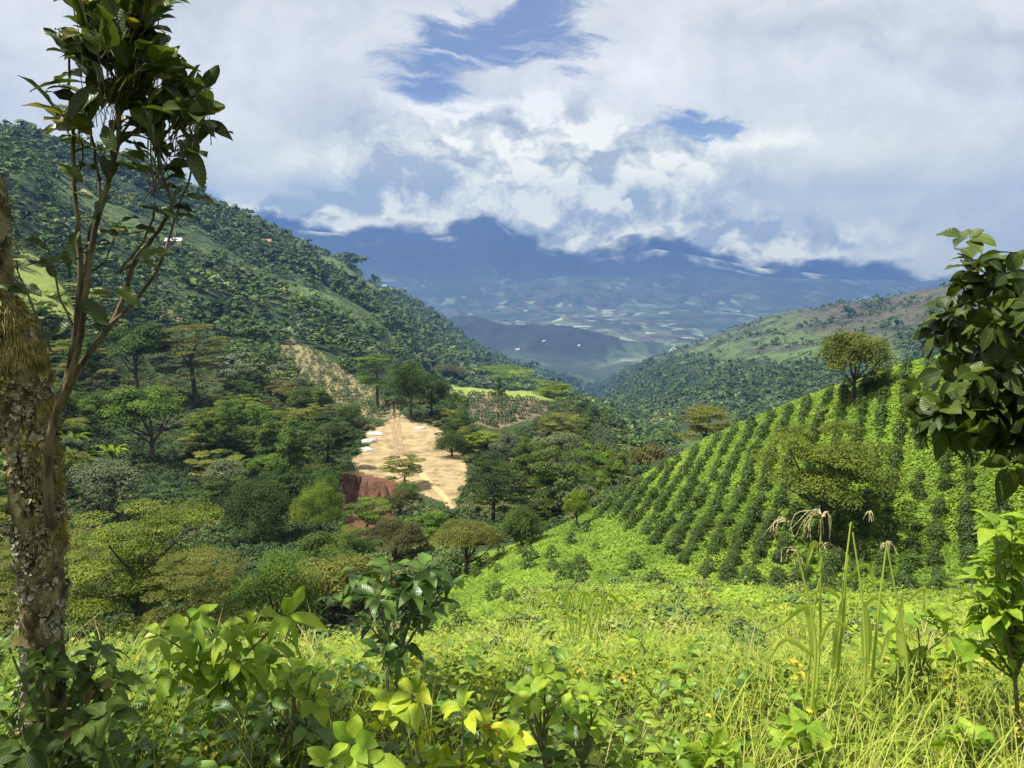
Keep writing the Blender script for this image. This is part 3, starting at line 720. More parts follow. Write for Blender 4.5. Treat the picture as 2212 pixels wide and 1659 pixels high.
for (dd, xx, z, DXp, DYp) in cand:
    rr = g2.uniform(2.6, 4.9)*(1.0 if dd > 90 else .85); rpx = rr/dd*768*DS
    if dd > 230: rr *= 1.4*math.exp(g2.normal(0, .3))
    if 165 < dd < 300 and DXp > 900: rr *= .6
    if any((DXp-a)**2+((DYp-rpx*1.2)-b)**2 < (c*.9)**2 for a, b, c in TAKEN): continue
    if dd < 260 and hides(DXp, DYp, rpx): continue
    hue = vnoise(xx/25, dd/25, 77)
    kd = pal_l[int((hue*.6+g2.uniform(0, 1)*.55) % 1*len(pal_l))]
    inview = -40 < DXp < 2260 and DYp < 1700
    if n_ind < 262 and inview and dd < 320:
        e = plant_tree(kd, xx, dd, rr, None, None, 3 if dd < 75 else 1, int(g2.integers(0, 2)), z=z-.1); n_ind += 1
        SMALL.append((e, kd, DXp, DYp-rpx*.8, zone(DXp, DYp, dd)))
    else: rest.append((xx, dd, z, rr, kd))
def name_them():
    seen = {}
    for e, kd, X, Y, zn in SMALL:
        lx, ly, ln = min(LAND, key=lambda q: (q[0]-X)**2+(q[1]-Y)**2*1.4)
        if not ln.startswith('the '):
            w_ = ln.split(); stop = [i for i, a in enumerate(w_) if a in ('tree',)]; ln = 'the '+' '.join(w_[:stop[0]+1] if stop else w_[:4])
        ddx, ddy = X-lx, Y-ly; far_ = 'well ' if max(abs(ddx), abs(ddy)) > 90 else 'just '
        dr = ('right of' if ddx > 0 else 'left of') if abs(ddx) > abs(ddy) else ('below' if ddy > 0 else 'above')
        seen.setdefault((WORD[kd], far_+dr, ln), []).append((X, e, zn))
    for (wd_, dr, ln), L_ in seen.items():
        L_.sort(key=lambda q: q[0])
        for i, (X, e, zn) in enumerate(L_):
            od = '' if len(L_) == 1 else (['left-hand ', 'right-hand '][i] if len(L_) == 2 else ['leftmost ', 'second from left ', 'third from left ', 'fourth from left ', 'fifth from left ', 'sixth from left ', 'seventh from left ', 'eighth from left '][min(i, 7)])
            tag(e, f'{od}{wd_} tree {dr} {ln}', None, f'{wd_} trees {zn}')
name_them()
print('individual trees', n_ind, 'rest', len(rest), 'far', cand[-1][0])
# everything beyond: one mass of woodland
TC = {'deepolive': (.08, .095, .02), 'gleam': (.15, .17, .04), 'dark': (.040, .068, .020), 'mid': (.065, .105, .026), 'lime': (.115, .160, .030), 'olive': (.115, .115, .040), 'gold': (.16, .145, .05), 'rust': (.09, .08, .032), 'grey': (.10, .125, .065)}
def mass_mat():
    m = bpy.data.materials.new('woodland_foliage'); m.use_nodes = True; nt = m.node_tree; nt.nodes.clear(); N = NT(nt)
    c = N.n('ShaderNodeAttribute', attribute_name='col').outputs[0]
    bs = N.n('ShaderNodeBsdfPrincipled'); N.put(bs.inputs['Base Color'], c); bs.inputs['Roughness'].default_value = .7; bs.inputs['Specular IOR Level'].default_value = .2
    tr = N.n('ShaderNodeBsdfTranslucent'); N.put(tr.inputs[0], c); mx = N.n('ShaderNodeMixShader'); mx.inputs[0].default_value = .25
    nt.links.new(bs.outputs[0], mx.inputs[1]); nt.links.new(tr.outputs[0], mx.inputs[2])
    out = N.n('ShaderNodeOutputMaterial'); nt.links.new(mx.outputs[0], out.inputs[0]); return m
massm = mass_mat()
TMP = {}
for f_ in ('round', 'broad', 'umbrella', 'bush', 'cone', 'feather', 'loose'):
    for q, (nl, lf, ncl) in enumerate(((420, .19, 22), (90, .36, 12), (30, .6, 8))):
        for v_ in range(3):
            V_, F_, t_, _ = crown_arrays(f_, np.random.default_rng(q*10+v_+500), nl, lf, ncl); TMP[(f_, q, v_)] = (V_-[0, 0, V_[:, 2].min()*.8], F_, t_)
def mass(name, items, label, cat='woodland'):
    A = Acc(); gg = np.random.default_rng(3)
    for (x, d_, z, r_, kd) in items:
        form, lm, _, H = KINDS[kd]; q = 0 if d_ < 330 else (1 if d_ < 800 else 2)
        V_, F_, t_ = TMP[(form, q, int(gg.integers(0, 3)))]
        a = gg.uniform(0, 6.28); ca_, sa_ = math.cos(a), math.sin(a)
        VV = np.stack([V_[:, 0]*ca_-V_[:, 1]*sa_, V_[:, 0]*sa_+V_[:, 1]*ca_, V_[:, 2]], -1)*r_+[x, d_, z+.15*r_]
        if d_ > 260: lm = {'rust': 'mid', 'gold': 'olive', 'olive': 'mid'}.get(lm, lm)
        base = np.array(TC[lm])*gg.uniform(.8, 1.15)
        A.add(VV, F_, col=base[None, :]*1.3*((.35+1.2*t_[:, None]) if q == 0 else (.65+.7*t_[:, None])))
    o = link(name, A.mesh(name, massm)); tag(o, label, cat, kind='stuff'); return o
mass('woodland', rest, 'mass of trees covering the mountainsides further off')
farb = []
g3 = np.random.default_rng(21)
for _ in range(34000):
    si = g3.uniform(10.9, 13.15); c = g3.integers(95, NC-95)
    i = int(np.searchsorted(SI, si)); f = g3.uniform(0, 1); i = min(i, NR-2)
    x = TX[i, c]*(1-f)+TX[i+1, c]*f; dd = TD[i, c]*(1-f)+TD[i+1, c]*f; z = TZ[i, c]*(1-f)+TZ[i+1, c]*f
    if dd < 650: continue
    DXp, DYp = COLS[c]*DS, TROW[i, c]*DS
    if TROW[i, c] > VISR[i-1, c]+5: continue
    if DXp > 1285:
        if dk[i, c] < .45 and g3.uniform() > .05+.5*(nB[i, c] > .6): continue
    elif dd > 700 and nB[i, c]*.6+nC[i, c]*.4 > .56 and g3.uniform() > .12: continue
    if inpoly(np.array([DXp]), np.array([DYp]), lime[2])[0]: continue
    farb.append((x, dd, z, 3.6*math.exp(g3.normal(0, .42))*(1+dd/2600)*(.8 if DXp > 1285 else 1), ['dark_round', 'dark_broad', 'mid_broad', 'mid_round', 'dark_bush', 'rust_broad', 'grey_broad', 'dark_umb', 'lime_round'][int((vnoise(x/90, dd/90, 6)*.6+g3.uniform(0, .4))*9)]))
print('far bushes', len(farb))
mass('distant_woodland', farb, 'specks of far trees and scrub on the hazy ridges')
# ---------------------------------------------------------------- scrub under the trees
G = np.random.default_rng(41)
under = []
for _ in range(21000):
    dd = math.exp(G.uniform(math.log(30), math.log(330))); xx = G.uniform(-.8, .42)*dd
    under.append((dd, xx))
U_ = []
for dd, xx in under:
    z, DXp, DYp, vis_ = site(xx, dd, 1.5)
    if not vis_ or blocked(DXp, DYp): continue
    if dd < 75 and DXp/DS > np.interp(dd, [0, 20, 45, 58, 70], [-600, 200, 405, 450, 470]) or DXp > 1400 and dd < 300 or hides(DXp, DYp, 1.3/dd*768*DS): continue
    U_.append((xx, dd, z, G.uniform(.7, 1.7), ['dark_bush', 'dark_round', 'mid_round', 'dark_umb', 'olive_broad', 'mid_broad', 'lime_round'][int(vnoise(xx/14, dd/14, 9)*4.6+G.uniform(0, 2.3))]))
print('undergrowth', len(U_))
mass('undergrowth', U_, 'dense undergrowth of shrubs beneath the trees of the wood', 'undergrowth')

# ---------------------------------------------------------------- coffee rows on the near hillside
def coffee_mesh(seed, n, leaf, hgt=1.0, rad=.52):
    g = np.random.default_rng(seed); t = g.uniform(.03, 1, n)**.8; a = g.uniform(0, 6.28, n)
    lay = np.round(t*8)/8; t = .6*lay+.4*t
    lump = .75+.5*vnoise(a*1.6+seed, t*4, seed); q = rad*np.sqrt(np.clip(1.06-(1.35*t-.42)**2*1.1, .02, 1))*lump*g.uniform(.3, 1.08, n)**.5; t = t*(.85+.3*vnoise(a*.8+5, a*0, seed+3))
    P = np.stack([q*np.cos(a), q*np.sin(a), t*hgt], -1)
    Nn = norm(np.stack([np.cos(a)*.5, np.sin(a)*.5, np.full(n, .8)], -1)+rdir(n, -.3, g)*.55)
    L = leaf*g.uniform(.7, 1.3, n); tip = np.stack([np.cos(a), np.sin(a), np.full(n, -.35)], -1)
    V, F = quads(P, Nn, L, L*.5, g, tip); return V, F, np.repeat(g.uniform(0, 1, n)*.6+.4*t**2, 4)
CP = []
for i in range(5):
    V_, F_, t_ = coffee_mesh(900+i, 460, .15)
    st_ = Acc(); tp = smooth_path([(0, 0, -.15), (.02, .01, .6), (0, 0, 1.3)], 3); st_.add(*tube(tp, np.linspace(.03, .008, len(tp)), 5))
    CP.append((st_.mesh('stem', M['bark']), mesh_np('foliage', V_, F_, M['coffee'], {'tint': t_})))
rows = []
xc = -14.0; ri = 0
while xc < 80:
    k = min(.44+(xc-15)*.006, .56); dd = 24.0+G.uniform(0, 1); ph = G.uniform(0, 6)
    while dd < 72:
        xx = xc+k*(dd-60)+.14*math.sin(dd*.5+ph)+G.uniform(-.13, .13)
        L_ = gx(dd); X = 512+768*xx/L_
        n5 = float(np.interp(X, COLS, nodes_d[7])); n2_ = float(np.interp(X, COLS, nodes_d[5]))
        if dd < n5+1.0 and dd > n2_+2 and G.uniform() > .12:
            z, DXp, DYp, vis_ = site(xx, dd, 1.4)
            toe = DXp < 1480-(1230-DYp)*1.5 or DXp < 1235 or DYp > 1270+G.uniform(-60, 60)
            if vis_ and DXp < 2500 and (not toe or G.uniform() < .10): rows.append((dd, xx, z, ri, DXp, DYp))
        dd += G.uniform(.48, .92)
    xc += 1.62; ri += 1
rows.sort()
inv = [q for q in rows if q[4] < 2230]; outv = [q for q in rows if q[4] >= 2230]
print('coffee', len(inv), len(outv))
def rowname(q):
    X = q[4]; Y = q[5]
    a = 'near the foot' if Y > 1150 else ('halfway up' if Y > 950 else 'near the crest')
    b = 'left part' if X < 1600 else ('middle' if X < 1950 else 'right part')
    return a, b
NTH = ['first', 'second', 'third', 'fourth', 'fifth', 'sixth', 'seventh', 'eighth', 'ninth', 'tenth']+[f'{k}th' for k in range(11, 80)]
rws = sorted(set(q[3] for q in inv[:292])); cnt = {}; RK = []
for q in inv[:292]:
    cnt[q[3]] = cnt.get(q[3], -1)+1; RK.append((rws.index(q[3]), cnt[q[3]]))
for i, q in enumerate(inv[:292]):
    tm, cm_ = CP[i % 5]; s_ = G.uniform(.55, .98)*(1.0 if G.uniform() > .12 else .6)
    e = empty('coffee_shrub', (q[1], q[0], q[2]), G.uniform(0, 6.28), (s_*G.uniform(.9, 1.2), s_, s_*G.uniform(.85, 1.1)))
    link('stem', tm, e); link('foliage', cm_, e)
    tag(e, f'dark leafy coffee shrub, {NTH[RK[i][1]]} from the bottom of the {NTH[RK[i][0]]} visible row from the left', 'coffee shrub', 'coffee shrubs in rows on the near hillside')
cf = coffee_mesh(77, 170, .22); cf2 = coffee_mesh(78, 170, .22)
A = Acc()
for q in inv[292:]+outv:
    V_, F_, t_ = (cf, cf2)[int(G.integers(0, 2))]; a = G.uniform(0, 6.28); s_ = G.uniform(.55, 1.0); ca_, sa_ = math.cos(a)*s_, math.sin(a)*s_
    VV = np.stack([V_[:, 0]*ca_-V_[:, 1]*sa_, V_[:, 0]*sa_+V_[:, 1]*ca_, V_[:, 2]*s_], -1)+[q[1], q[0], q[2]]
    A.add(VV, F_, tint=t_*.8+.2*G.uniform())
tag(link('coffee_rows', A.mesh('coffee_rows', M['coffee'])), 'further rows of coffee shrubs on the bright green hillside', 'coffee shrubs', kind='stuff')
# young plants dotted over the dry plots
ys = coffee_mesh(79, 40, .45, 1.0, .55); A = Acc(); ny = 0
for p in drys[:3]+[drys[5]]:
    xs = [a for a, b in p]; ys_ = [b for a, b in p]
    for _ in range(1500 if p is drys[0] else 450):
        DXp, DYp = G.uniform(min(xs), max(xs)), G.uniform(min(ys_), max(ys_))
        if not inpoly(np.array([DXp]), np.array([DYp]), p)[0]: continue
        h_ = hit(DXp, DYp, 7.4, 12)
        if h_ is None: continue
        s_ = G.uniform(.7, 1.5); A.add(ys[0]*s_+h_[0], ys[1], tint=ys[2]*.6); ny += 1
tag(link('young_coffee_plants', A.mesh('young_coffee_plants', M['coffee'])), 'dots of young coffee plants on the dry tan plots', 'young plants', kind='stuff')

# ---------------------------------------------------------------- ground cover on the coffee hillside
def weed_mat(name, stops, transl=.35):
    m = leaf_mat(name, stops[0], stops[1], transl, .55, .2, vary=0, cc=stops[2] if len(stops) > 2 else None); return m
hillm = weed_mat('hill_herbs', ((.075, .140, .012), (.270, .380, .040)))
def hillside_cover():
    n = 250000; g = np.random.default_rng(55)
    c = g.uniform(400, 1180, n); si = 4.45+g.uniform(0, 1, n)**.75*2.75
    ci = np.interp(c, COLS, np.arange(NC)); i0 = ci.astype(int); r0 = np.interp(si, SI, np.arange(NR)).astype(int)
    r0 = np.minimum(r0, NR-2); fx = (ci-i0); fy = np.interp(si, SI, np.arange(NR))-r0
    def S(Ar): return (Ar[r0, i0]*(1-fx)+Ar[r0, i0+1]*fx)*(1-fy)+(Ar[r0+1, i0]*(1-fx)+Ar[r0+1, i0+1]*fx)*fy
    x, y, z = S(TX), S(TD), S(TZ)
    tuft = fbm(x/1.3, y/1.3, 5, 3); hgt = .05+.45*np.clip(tuft-.3, 0, 1)
    keep = (c > np.interp(y, [0, 20, 45, 58, 70], [-600, 200, 415, 462, 480])+g.normal(0, 12, n))
    P = np.stack([x, y, z+hgt*g.uniform(.1, 1, n)], -1)[keep]; k = len(P)
    Nn = norm(rdir(k, 0, g)*.8+[0, 0, .7]); L = g.uniform(.10, .26, k)*(.7+y[keep]/80)
    V, F = quads(P, Nn, L, L*.5, g)
    big = fbm(P[:, 0]/5, P[:, 1]/5, 6, 4)
    t = np.clip(.15+.5*(tuft[keep])+1.1*(big-.5)+g.uniform(-.25, .25, k)+.1, 0, .999)
    o = link('hillside_herbs', mesh_np('hillside_herbs', V, F, hillm, {'tint': np.repeat(t, 4)}))
    tag(o, 'bright green herbs and grass between the coffee rows', 'ground cover', kind='stuff')
hillside_cover()
# ---------------------------------------------------------------- foreground meadow
def sample_ground(n, g, dmin, dmax, a0=-1.0, a1=1.0, power=1.0):
    """random points (x, d, z) on the near ground"""
    d = dmin+(dmax-dmin)*g.uniform(0, 1, n)**power; c = 512+768*g.uniform(a0, a1, n)
    ci = np.interp(c, COLS, np.arange(NC)); i0 = np.minimum(ci.astype(int), NC-2); fx = ci-i0
    i = row(2.0); j = row(6.2)
    sub = TD[i:j, :]; rr = np.array([np.searchsorted(sub[:, a], b) for a, b in zip(i0, d)]); rr = np.clip(rr, 1, len(sub)-1)+i
    a_, b_ = TD[rr-1, i0], TD[rr, i0]; f = np.clip((d-a_)/np.maximum(b_-a_, 1e-6), 0, 1)
    def S(Ar): return (Ar[rr-1, i0]*(1-f)+Ar[rr, i0]*f)*(1-fx)+(Ar[rr-1, i0+1]*(1-f)+Ar[rr, i0+1]*f)*fx
    return np.stack([S(TX), S(TD), S(TZ)], -1)
def blades(P, hgt, wid, g, lean=.5, droop=.35, ns=4):
    n = len(P); wid = np.broadcast_to(wid, (n,)); a = g.uniform(0, 2*np.pi, n); dr = np.stack([np.cos(a), np.sin(a), np.zeros(n)], -1)
    side = np.stack([-np.sin(a), np.cos(a), np.zeros(n)], -1)
    # turn the flat side part of the way towards any direction
    ln = g.uniform(.05, 1, n)*lean; dp = g.uniform(.2, 1, n)*droop; rows_ = []
    for i in range(ns+1):
        t = i/ns
        p = P+dr*(hgt*(ln*t+dp*t*t))[:, None]+np.array([0, 0, 1])*(hgt*(t-dp*.8*t**3))[:, None]
        w_ = (wid*(1-t**2.2)+.0004)[:, None]*(1 if t > 0 else .6)
        rows_ += [p-side*w_*.5, p+side*w_*.5]
    V = np.stack(rows_, 1); k = 2*(ns+1)
    base = (np.arange(n)*k)[:, None]; F = np.concatenate([base+np.array([2*i, 2*i+1, 2*i+3, 2*i+2]) for i in range(ns)], 0)
    return V.reshape(-1, 3), F
def leaves(P, D, Nn, L, W_, nseg=6, droop=.35, fold=.25, wave=.03, g=rng, prof=.85, luv=True):
    """curved pointed leaves: base P, direction D, upper side Nn; arrays of n"""
    n = len(P); D = norm(D); Nn = norm(Nn-(Nn*D).sum(-1, keepdims=True)*D); S = np.cross(D, Nn)
    L = np.broadcast_to(L, (n,)); W_ = np.broadcast_to(W_, (n,)); dp = droop*g.uniform(.3, 1.5, n); ph = g.uniform(0, 6.28, n)
    rows_, uvs = [], []
    for i in range(nseg+1):
        t = i/nseg; wt = max(np.sin(np.pi*min(t**prof, 1))**.8, .02)*(1.0 if t < .8 else (1-t)/.2*.25+.75)
        c = P+D*(L*(t-.18*dp*t**2))[:, None]-np.array([0, 0, 1])*(L*dp*t*t*.75)[:, None]+Nn*(L*.05*np.sin(t*3))[:, None]
        for s in (-1, -.5, 0, .5, 1):
            wv = wave*L*np.sin(t*13+ph+s)*abs(s)
            rows_.append(c+S*(W_*.5*wt*s)[:, None]+Nn*(W_*.5*wt*fold*s*s*1.1+wv)[:, None]); uvs.append((t, s))
    V = np.stack(rows_, 1).reshape(-1, 3); k = 5*(nseg+1)
    base = (np.arange(n)*k)[:, None]
    F = np.concatenate([base+np.array([5*i+j, 5*i+j+1, 5*i+j+6, 5*i+j+5]) for i in range(nseg) for j in range(4)], 0)
    uv_ = np.tile(np.array([(a, b, 0.) for a, b in uvs]), (n, 1))
    return V, F, uv_, k
grassm = weed_mat('meadow_grass', ((.135, .180, .020), (.440, .490, .085), (.48, .42, .17)), .42)
weedm = weed_mat('meadow_weeds', ((.080, .150, .014), (.370, .450, .060), (.46, .42, .05)), .42)
g = np.random.default_rng(61)
def patch(P, sc, seed): return fbm(P[:, 0]/sc, P[:, 1]/sc, seed, 4)
# grass
A = Acc()
for n, d0, d1, h0, h1, w0 in ((34000, 1.6, 5.0, .12, .46, .0048), (42000, 4.0, 13.0, .12, .42, .008), (9000, 10.0, 28.0, .15, .45, .014)):
    P = sample_ground(n, g, d0, d1); pa = patch(P, 1.1, 11); keep = (g.uniform(0, 1, n) < np.clip(.25+1.8*(pa-.35), .12, 1)); P = P[keep]; pa = pa[keep]
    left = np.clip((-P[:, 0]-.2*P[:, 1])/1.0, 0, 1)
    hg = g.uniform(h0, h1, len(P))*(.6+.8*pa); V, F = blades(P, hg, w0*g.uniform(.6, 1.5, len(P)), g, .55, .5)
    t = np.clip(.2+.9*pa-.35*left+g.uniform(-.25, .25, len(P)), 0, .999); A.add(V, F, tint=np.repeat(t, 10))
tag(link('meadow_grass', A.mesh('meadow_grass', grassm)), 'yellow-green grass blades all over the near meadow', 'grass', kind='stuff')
# weeds: small leafed herbs
A = Acc()
for n, d0, d1, L0, hh in ((22000, 1.5, 4.5, .046, .26), (52000, 3.5, 9.0, .056, .34), (46000, 8.0, 34.0, .10, .42)):
    P = sample_ground(n//5, g, d0, d1); P = np.repeat(P, 5, 0); m_ = len(P); pa = patch(P, .8, 12)
    hgt = np.repeat(g.uniform(.05, hh, m_//5), 5)*(.5+pa)
    a = g.uniform(0, 6.28, m_); o_ = np.stack([np.cos(a), np.sin(a), np.zeros(m_)], -1)
    L = L0*np.repeat(g.uniform(.55, 1.5, m_//5), 5)*g.uniform(.8, 1.2, m_)
    V, F, _, k = leaves(P+o_*L[:, None]*.15+np.array([0, 0, 1])*(hgt*g.uniform(.6, 1.1, m_))[:, None], o_+np.array([0, 0, .3])+g.normal(0, .25, (m_, 3)), np.array([0, 0, 1.])+g.normal(0, .35, (m_, 3)), L, L*g.uniform(.35, .6, m_), 3, .5, .35, .0, g)
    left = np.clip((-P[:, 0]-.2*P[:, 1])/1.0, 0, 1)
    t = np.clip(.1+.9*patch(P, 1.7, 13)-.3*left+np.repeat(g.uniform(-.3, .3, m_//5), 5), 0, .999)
    A.add(V, F, tint=np.repeat(t, k))
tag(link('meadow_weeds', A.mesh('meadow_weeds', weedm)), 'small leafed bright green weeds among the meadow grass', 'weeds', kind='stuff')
LWm = leaf_mat('broad_weed_leaf', (.035, .085, .012), (.200, .320, .035), .35, .38, .4, True, 0, cc=(.30, .36, .05))
P = sample_ground(2600, g, 1.5, 6.5, -.95, .25); P = P[g.uniform(0, 1, 2600) < np.clip(.55-(P[:, 0]/P[:, 1])*1.2, .06, 1)]; P = np.repeat(P, 5, 0); m_ = len(P)
a = g.uniform(0, 6.28, m_); o_ = np.stack([np.cos(a), np.sin(a), np.full(m_, .35)], -1); L = np.repeat(g.uniform(.045, .115, m_//5), 5)*g.uniform(.7, 1.2, m_)
P = P+np.array([0, 0, 1])*(np.repeat(g.uniform(.05, .32, m_//5), 5)*g.uniform(.5, 1.1, m_))[:, None]
V, F, uv_, k = leaves(P+o_*.02, o_, np.array([0, 0, 1.])+g.normal(0, .3, (m_, 3)), L, L*g.uniform(.45, .7, m_), 5, .55, .3, .02, g)
tag(link('broadleaf_weeds', mesh_np('broadleaf_weeds', V, F, LWm, {'tint': np.repeat(g.uniform(0, .999, m_), k), 'luv': uv_})), 'veined broad leaves carpeting the lower left of the meadow', 'weeds', kind='stuff')
# low leafy tufts that break up the meadow
P = sample_ground(420, g, 5.0, 34.0, -.25, .95); A = Acc()
for p in P:
    if p[0] > .5*p[1]+8: continue
    f_ = ['bush', 'loose', 'round'][int(g.integers(0, 3))]; lm_ = ['lime', 'mid', 'gleam', 'lime', 'dark'][int(g.integers(0, 5))]; V_, F_, t_, _ = crown_arrays(f_, g, 420, .17, 16); r_ = g.uniform(.16, .42)*(1+p[1]/45)
    A.add(V_*[r_, r_, r_*.8]+p+[0, 0, r_*.25], F_, col=(np.array(TC[lm_])*1.5)[None, :]*(.4+1.2*t_[:, None]))
tag(link('low_shrubs', A.mesh('low_shrubs', massm)), 'low leafy tufts scattered over the meadow and the gully', 'low shrubs', kind='stuff')
# yellow flower heads in the right part of the meadow
fm = plain_mat('yellow_petals', (.75, .52, .02), (.85, .68, .05), 30)
P = sample_ground(60, g, 2.2, 5, .1, .75); P = P[patch(P, .7, 44) > .5]; P[:, 2] += g.uniform(.12, .28, len(P)); A = Acc()
for p in P:
    a = np.arange(6)*1.047; o_ = np.stack([np.cos(a), np.sin(a), np.full(6, .15)], -1)
    A.add(*quads(np.repeat(p[None], 6, 0)+o_*.009, norm(np.array([0, 0, 1.])+o_*.3+g.normal(0, .1, (6, 3))), .018, .009, g, o_))
tag(link('yellow_flowers', A.mesh('yellow_flowers', fm)), 'tiny yellow flowers among the weeds at lower right', 'flowers', kind='stuff')
# dry straw in the corner and thin long stalks
strawm = plain_mat('dry_straw', (.34, .26, .13), (.50, .42, .22), 12); A = Acc()
P = sample_ground(3000, g, 1.6, 3.4, .45, .95); V, F = blades(P, g.uniform(.1, .35, 3000), .004, g, 1.2, .3, 3); A.add(V, F)
P = sample_ground(600, g, 2.0, 11, -.9, .8); V, F = blades(P, g.uniform(.3, .6, 600), .004*np.clip(P[:, 1]/4, .8, 2.2), g, .9, .35, 3); A.add(V, F)
tag(link('dry_stalks', A.mesh('dry_stalks', strawm)), 'dry straw coloured stalks lying among the grass', 'dry grass', kind='stuff')

# ---------------------------------------------------------------- broad-leaved shrubs in front
M['big_dark'] = leaf_mat('glossy_dark_leaf', (.018, .034, .006), (.075, .110, .014), .26, .42, .25, True, 0)
M['big_mid'] = leaf_mat('glossy_green_leaf', (.035, .080, .012), (.120, .210, .026), .32, .36, .38, True, 0)
M['big_lime'] = leaf_mat('young_lime_leaf', (.130, .240, .018), (.330, .430, .040), .42, .45, .2, True, 0)
M['big_yellow'] = leaf_mat('young_yellow_leaf', (.170, .270, .020), (.460, .500, .030), .42, .45, .2, True, 0, cc=(.42, .16, .03))
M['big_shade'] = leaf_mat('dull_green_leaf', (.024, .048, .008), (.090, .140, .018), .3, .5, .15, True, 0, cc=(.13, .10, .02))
M['citrus'] = leaf_mat('citrus_leaf', (.020, .038, .010), (.075, .105, .016), .30, .4, .35, True, 0, cc=(.20, .18, .02))
M['twig'] = plain_mat('green_twig', (.10, .12, .04), (.20, .20, .08), 20)
def whorl(A, c, axis, n, L, g, ratio_=.42, el=.35, droop=.5, nseg=7, tint=None, wave=.025):
    a = np.arange(n)*2.4+g.uniform(0, 6); axis = norm(np.array(axis, float))
    s_ = norm(np.cross(axis, [.3, .9, .2])); u_ = np.cross(axis, s_)
    e = el+g.uniform(-.35, .35, n)
    D = np.cos(a)[:, None]*s_+np.sin(a)[:, None]*u_; D = D*np.cos(e)[:, None]+axis*np.sin(e)[:, None]
    Nn = axis*np.cos(e)[:, None]-(np.cos(a)[:, None]*s_+np.sin(a)[:, None]*u_)*np.sin(e)[:, None]+g.normal(0, .18, (n, 3))
    Ls = L*g.uniform(.6, 1.15, n); base = np.array(c)+D*.012-axis*g.uniform(0, L*.35, n)[:, None]
    V, F, uv_, k = leaves(base, D, Nn, Ls, Ls*ratio_*g.uniform(.85, 1.15, n), nseg, droop, .22, wave, g)
    t = np.clip((g.uniform(0, 1, n) if tint is None else tint+g.uniform(-.25, .25, n)), 0, .999)
    A.add(V, F, luv=uv_, tint=np.repeat(t, k))
def shrub(name, label, foot, tips, L, leafm, seed, dep, n=8, ratio_=.42, droop=.55, el=.25, extra=0, spread=.12, stem=.008, cat='shrub', tintm=None):
    """shrub rooted below `foot`; leaf whorls at the tips; all (dx, dy[, depth]) directions in the 2212 px frame"""
    g = np.random.default_rng(seed); f = pt(foot[0], foot[1], foot[2] if len(foot) > 2 else dep); f[2] = ground(f[0], f[1])
    e = empty(name, f); SA, LA = Acc(), Acc(); LA_k = []
    cen = np.mean([pt(t[0], t[1], t[2] if len(t) > 2 else dep) for t in tips], 0)
    fork = np.array([f[0]*.5+cen[0]*.5, f[1], f[2]+.45*(cen[2]-f[2])])-f
    p0 = smooth_path([(0, 0, -.05), fork*.5+g.normal(0, .01, 3), fork], 4); SA.add(*tube(p0, np.linspace(stem*1.5, stem, len(p0)), 7))
    for t in tips:
        T_ = pt(t[0], t[1], (t[2] if len(t) > 2 else dep)+(0 if len(t) > 2 else g.uniform(-spread, spread)))-f
        mid = (fork+T_)/2+g.normal(0, .02, 3)+[0, 0, .03]
        pp = smooth_path([fork, mid, T_], 4); SA.add(*tube(pp, np.linspace(stem*.8, stem*.35, len(pp)), 5))
        ax = norm(T_-mid+np.array([0, 0, .25])+g.normal(0, .12, 3))
        whorl(LA, T_, ax, n+int(g.integers(-1, 2)), L*g.uniform(.85, 1.15), g, ratio_, el, droop, tint=tintm)
        for q in range(extra):
            j = int(g.integers(2, len(pp)-1)); whorl(LA, pp[j], norm(g.normal(0, .5, 3)+[0, 0, .8]), 3, L*.9, g, ratio_, .15, droop, tint=tintm)
    link('stem', SA.mesh('stem', M['twig']), e); link('leaves', LA.mesh('leaves', leafm), e); tag(e, label, cat); return e
shrub('coffee_sapling', 'dark glossy coffee sapling standing up in the centre foreground', (850, 1500), [(770, 1235), (845, 1215), (925, 1222), (975, 1250), (815, 1285), (895, 1280), (940, 1300), (735, 1290), (850, 1385), (800, 1330), (900, 1235)], .150, M['big_mid'], 1, 3.4, 8, .40, .6, .2, 1)
shrub('leafy_shrub', 'bright green shrub with large veined leaves left of the coffee sapling', (440, 1640), [(345, 1370), (410, 1335), (475, 1355), (535, 1345), (590, 1360), (625, 1325), (430, 1420), (520, 1420), (580, 1430), (370, 1440), (480, 1440)], .155, M['big_lime'], 2, 3.0, 7, .36, .7, .15, 1)
shrub('yellow_leaved_shrub', 'yellow-green shrub with broad upturned leaves at the bottom centre', (960, 1800), [(850, 1530), (890, 1500), (820, 1560), (1000, 1530), (1040, 1570), (960, 1560), (1080, 1620), (940, 1640), (1000, 1640), (1100, 1600)], .105, M['big_yellow'], 3, 2.1, 7, .46, .45, .4, 1)
shrub('leafy_seedling', 'pale green seedling at the bottom edge left of the yellow-green shrub', (770, 1850), [(760, 1600), (720, 1640), (800, 1650)], .10, M['big_lime'], 4, 2.0, 6, .5, .4, .4, 0)
shrub('shaded_shrub', 'dull dark shrub with big leaves in the shade at the foot of the lichen trunk', (90, 1800), [(20, 1400), (90, 1415), (160, 1430), (220, 1400), (60, 1480), (140, 1490), (200, 1480), (20, 1540), (100, 1560), (180, 1560), (50, 1620), (140, 1630), (230, 1540), (-60, 1450), (-60, 1580), (100, 1440), (250, 1470), (30, 1650), (240, 1620)], .085, M['big_shade'], 5, 2.1, 9, .5, .5, .15, 2, .3)
